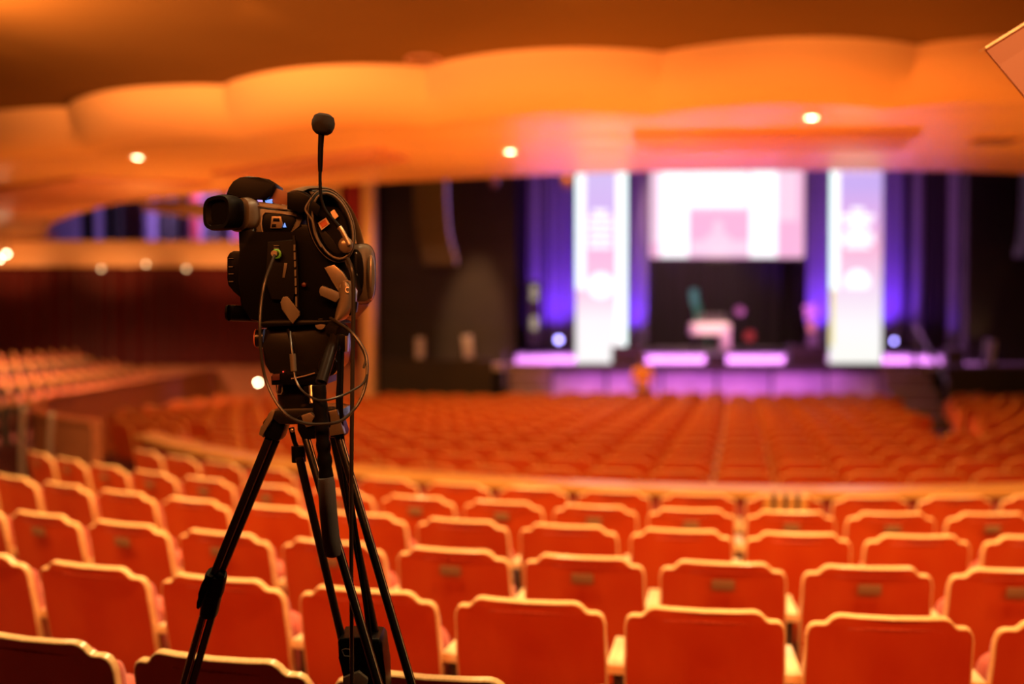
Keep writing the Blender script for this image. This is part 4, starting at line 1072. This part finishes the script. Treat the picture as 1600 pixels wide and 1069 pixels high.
# pan handle
bm = bmesh.new(); tube(bm, [P(528,518,-.04), P(517,548,-.07), P(502,598,-.11)], [.0125,.0115,.0115], 16); ph = tpp('pan_handle', bm, 'anod')
bm = bmesh.new(); cyl(bm, P(519,514,-.03), P(535,520,-.05), .017, .017, 20); tpp('handle_rosette', bm, 'anod', ph)
bm = bmesh.new(); prism(bm, outl([(527,525),(533,522),(541,524),(543,526),(542,550),(533,550),(531,536),(527,534)],-.06), ext(.02), .002); tpp('clamp_knob', bm, 'black', ph)
bm = bmesh.new(); prism(bm, outl([(539,525),(543,525),(542,550),(539,550)],-.063), ext(.02), .001); tpp('knob_edge', bm, 'alu', ph)
bm = bmesh.new(); cyl(bm, P(487,603,-.105), P(488,630,-.115), .0055, .0055, 12); tpp('extension_clamp', bm, 'silver', ph)
pts = smooth_path(outl([(498,602),(501,640),(504,680),(507,715),(510,748)],-.12),5)
bm = bmesh.new(); tube(bm, pts, [.0135+.0008*math.sin(i*1.7) for i in range(len(pts))], 14)
for v in bm.verts: v.co.x += .0007*math.sin(v.co.z*260+v.co.x*90)
tpp('taped_extension', bm, 'rubber', ph)
bm = bmesh.new(); g = outl([(509,747),(510,755),(513,800),(517,840),(520,860),(520.5,868),(521,871)],-.13)
tube(bm, g, [.0145,.0165,.0168,.0168,.0165,.0140,.006], 18); tpp('foam_grip', bm, 'foamgrip', ph)
rebase(tp, (TB.x,TB.y,foot_z))

# cables
def cable(pts, r, label, m='rubber', nn=8):
    w = [p if isinstance(p, Vector) else P(*p) for p in pts]
    bm = bmesh.new(); tube(bm, smooth_path(w, nn), r, 8); return tag(obj('cable', bm, M[m]), label, 'cable', 'cables hanging from the camera')
M['cableg'] = mat('grey_cable', (.02,.017,.013), .3)
cable([(429,399,-.062),(424,412,-.08),(414,440,-.10),(408,475,-.11),(406,515,-.12),(408,555,-.12),(415,592,-.12),(430,626,-.13),(450,650,-.14),(475,661,-.155),(503,663,-.16),(532,658,-.15),(553,640,-.13),(566,618,-.12),(573,590,-.11),(573,560,-.10),(565,540,-.09),(548,518,-.08),(528,504,-.06),(516,497,-.045)], .0030,
      'thin black cable looping in a wide circle below the camcorder', 'cableg')
cable([(453,518,-.05),(455,540,-.07),(459,565,-.08),(461,590,-.09),(470,608,-.10),(485,620,-.12),(503,626,-.15),(530,620,-.15),(555,608,-.13),(568,598,-.12),(573,586,-.11)], .0022,
      'thin black cable sagging across the tripod bowl', 'cableg')
bm = bmesh.new(); tube(bm, outl([(457,553,-.0)[:2],(459,580)],-.085), .006, 10); tag(obj('cable_connector', bm, M['grey']), 'grey inline connector on the thin cable in front of the fluid head', 'connector')
cable([(568,575,-.11),(571,560,-.10),(562,538,-.085),(548,520,-.075),(533,508,-.06),(519,498,-.04)], .0024, 'second thin cable arching at the right of the fluid head', 'cableg')
fz = near_z(12.7)
cable([(543,404,-.05),(549,420,-.06),(552,450,-.06),(552,500,-.06),(551,560,-.06),(550,640,-.06),(549,760,-.06),(549,900,-.06),at(550,1069,1.94),at(551,1250,1.94)], .0042,
      'thick black cable hanging straight down right of the tripod', 'cableg', 6)
cable([(535,545,-.03),(534,580,-.03),(533,640,-.03),(537,700,-.0),(552,800,.0),(566,900,.0),(577,980,.01),(580,1030,.03),at(585,1100,2.05)], .0040, 'paired black cable running down between the tripod legs', 'rubber', 6)
cable([(529,548,-.02),(529,590,-.02),(528,645,-.02),(540,760,.02),(556,860,.02),(572,960,.02),(576,1040,.03),at(583,1120,2.06)], .0034, 'thin black cable beside the paired one between the tripod legs', 'rubber', 6)

# ------------------------------------------------------------------ lights
def area(name, loc, tgt, size, power, col, sy=None, spread=180):
    l = bpy.data.lights.new(name, 'AREA'); l.energy = power; l.color = col; l.size = size; l.spread = math.radians(spread)
    if sy: l.shape = 'RECTANGLE'; l.size_y = sy
    o = bpy.data.objects.new(name, l); COL.objects.link(o); o.location = loc
    o.rotation_euler = (Vector(tgt)-Vector(loc)).to_track_quat('-Z','Y').to_euler(); o.visible_camera = True
    return o
def spot(name, loc, tgt, power, col, ang=60, blend=.5, r=.05):
    l = bpy.data.lights.new(name, 'SPOT'); l.energy = power; l.color = col; l.spot_size = math.radians(ang); l.spot_blend = blend; l.shadow_soft_size = r
    o = bpy.data.objects.new(name, l); COL.objects.link(o); o.location = loc
    o.rotation_euler = (Vector(tgt)-Vector(loc)).to_track_quat('-Z','Y').to_euler(); return o
P_REAR = 205; WARM = (1,.46,.13); DEEP = (1,.26,.05); AMB = (1,.60,.25)
# long strip light behind the viewer; unseen ledge added to shade the nearest row
ANG = math.atan(-.2)
def slant(x, y, z): return Vector((x, y-.2*x, z))
bm = bmesh.new(); prism(bm, [slant(-9,-.50,3.00), slant(9,-.50,3.00), slant(9,-.50,3.10), slant(-9,-.50,3.10)], (0,-3.0,0), .01)
struct(obj('trim_shade_ledge', bm, M['parapet']))  # ledge added out of view to cut off the strip's light
area('rear_strip', slant(1.0,-1.2,3.62), slant(1.0,-1.2,3.62)+Vector((.2,1,-.62)), 9.0, P_REAR, DEEP, .06, 115)
# house lights recessed in the ceilings; row and fascia spots are added fill
for p in dl: spot('downlight_beam', p+Vector((0,0,-.06)), p+Vector((0,0,-3)), 130, WARM, 150, .6, .06)
for x, y in ((-5.4,5.6),(-2.6,4.9),(.0,4.4),(2.6,4.2),(5.2,4.4)): spot('downlight_beam', (x,y,ZT-.03), (x+.2,y+1.6,0), 520 if x < 4 else 260, AMB, 140, .6, .07)
for x, y in ((-3.6,2.9),(-1.1,2.3),(1.4,1.9),(3.8,1.9)): spot('downlight_beam', (x,y,ZT-.03), (x,y+.5,0), 300, AMB, 110, .5, .07)
for x, y in ((-4.2,2.6),(-1.6,1.9),(1.2,1.5),(3.8,1.5)): spot('row_fill', (x,y,ZT-.04), (x*1.15+.2,y+5.2,.5), 800 if x < 3 else 380, (1,.44,.08), 46, .9, .06)  # added spots to brighten the farther seat backs
for x, pw in ((-7,60),(-4.5,70),(-2,90),(.5,140),(3,140),(5.5,120),(8,110)): spot('fascia_fill', (x,arcpt(x)-2.6,ZT-.1), (x,arcpt(x),ZT-.72), pw*.5, (1,.42,.10), 66, .8, .04)  # added spots to brighten the scalloped fascia
# house light over the bowl
area('bowl_houselight', (1,16,8.8), (2,16,-.8), 13, 1600, (1,.30,.03), 8, 105)
for x, y, pw in ((-4.2,13.6,200),(.3,10.2,260),(3.6,9.8,150),(7.2,11.5,60),(-6.4,18,160),(2,14,120)):
    spot('soffit_fill', (x,y,.55), (x,y-.3,4), pw*2.6, (1,.34,.06), 118, .5, .02)  # added fill from below for the soffit, no fixture there
spot('tier_light', (-9.5,16.8,ZB-.08), (-9.3,18.6,0), 2400, (1,.46,.20), 100, .6, .1)
spot('ceiling_glow', (-4.1,6.9,3.15), (-3.5,7.8,4.02), 420, (1,.45,.17), 130, 1, .03)  # added spot without a fixture, brightens the left ceiling
for x in (-12,-9.5,-7,-4.8): spot('header_fill', (x,22.4,2.5), (x,24,3.45), 85, (1,.36,.11), 100, .8, .02)  # added spots in mid-air to brighten the header band
spot('header_fill', (-3.4,22.9,2.4), (-3.5,24,3.7), 60, (1,.40,.10), 90, .8, .02)  # added spot to brighten the pilaster
spot('gallery_light', (-8,26.3,5.6), (-8,29,4.6), 800, (.58,.38,1), 150, .6, .1)
for x, pw in ((-4.4,600),(-2.9,600),(-1.2,400),(.8,260),(2.8,120)): spot('ceiling_glow', (x,5.4,3.68), (x,8.0,4.12), pw, (1,.44,.16), 90, 1, .04)  # more added spots without fixtures, grazing the ceiling
# stage light
for px, Y, pw in ((873,32.2,900),(1397,32.2,900),(992,32.2,700),(1283,32.2,900),(838,32.0,160),(1435,31.5,40),(1492,30.8,50)):
    b = at(px, 540, Y); spot('drape_uplight', (b.x, Y-.25, SZB+.05), (b.x, Y+.9, 2.6), pw*.95, (.17,.03,1), 70, .9, .04)
area('stage_wash', (5.8,26.9,8.5), (5.8,26.9,.6), 12, 2000, (.80,.28,.95), 3, 50)
area('skirt_wash', (4.7,23.75,-.2), (4.7,24.8,.15), 7, 80, (.75,.15,.95), .1)
spot('wall_spot', (-.6,22.6,8.3), at(742,505,25.5), 4500, (1,.50,.20), 17, .8, .05)
spot('wall_spot', at(1530,560,25.0), at(1535,450,25.6), 25, (1,.55,.2), 70, .8, .05)
spot('array_light', (2.2,23.9,6.6), at(690,345,23.6), 700, (.5,.3,1), 26, .8, .05)
spot('backdrop_fill', (6,31.2,8.6), (6,35.5,2.2), 1500, (1,.55,.5), 60, .8, .1)  # added fill to lift the dark backdrop
spot('camera_rim_fill', (1.3,1.7,3.9), (-.40,2.0,1.6), 75, (1,.70,.38), 24, .6, .04)  # added spot for warm rim highlights on the camcorder
spot('table_light', (6.5,27,8), at(1108,500,30.8), 4500, (1,.8,.45), 12, .6, .1)

w = bpy.data.worlds.new('world'); scene.world = w; w.use_nodes = True
w.node_tree.nodes['Background'].inputs[0].default_value = (.9,.35,.12,1); w.node_tree.nodes['Background'].inputs[1].default_value = .012

cd = bpy.data.cameras.new('camera'); co = bpy.data.objects.new('camera', cd); COL.objects.link(co)
cd.sensor_width = 36; cd.lens = 35.0; co.location = EYE; co.rotation_euler = (PI/2-PITCH, 0, 0)
cd.dof.use_dof = True; cd.dof.focus_distance = 1.98; cd.dof.aperture_fstop = 1.25
scene.camera = co
vs = scene.view_settings
scene.display_settings.display_device = 'sRGB'
vs.view_transform = 'Standard'; vs.look = 'None'; vs.gamma = 1; vs.exposure = 0; vs.use_curve_mapping = False
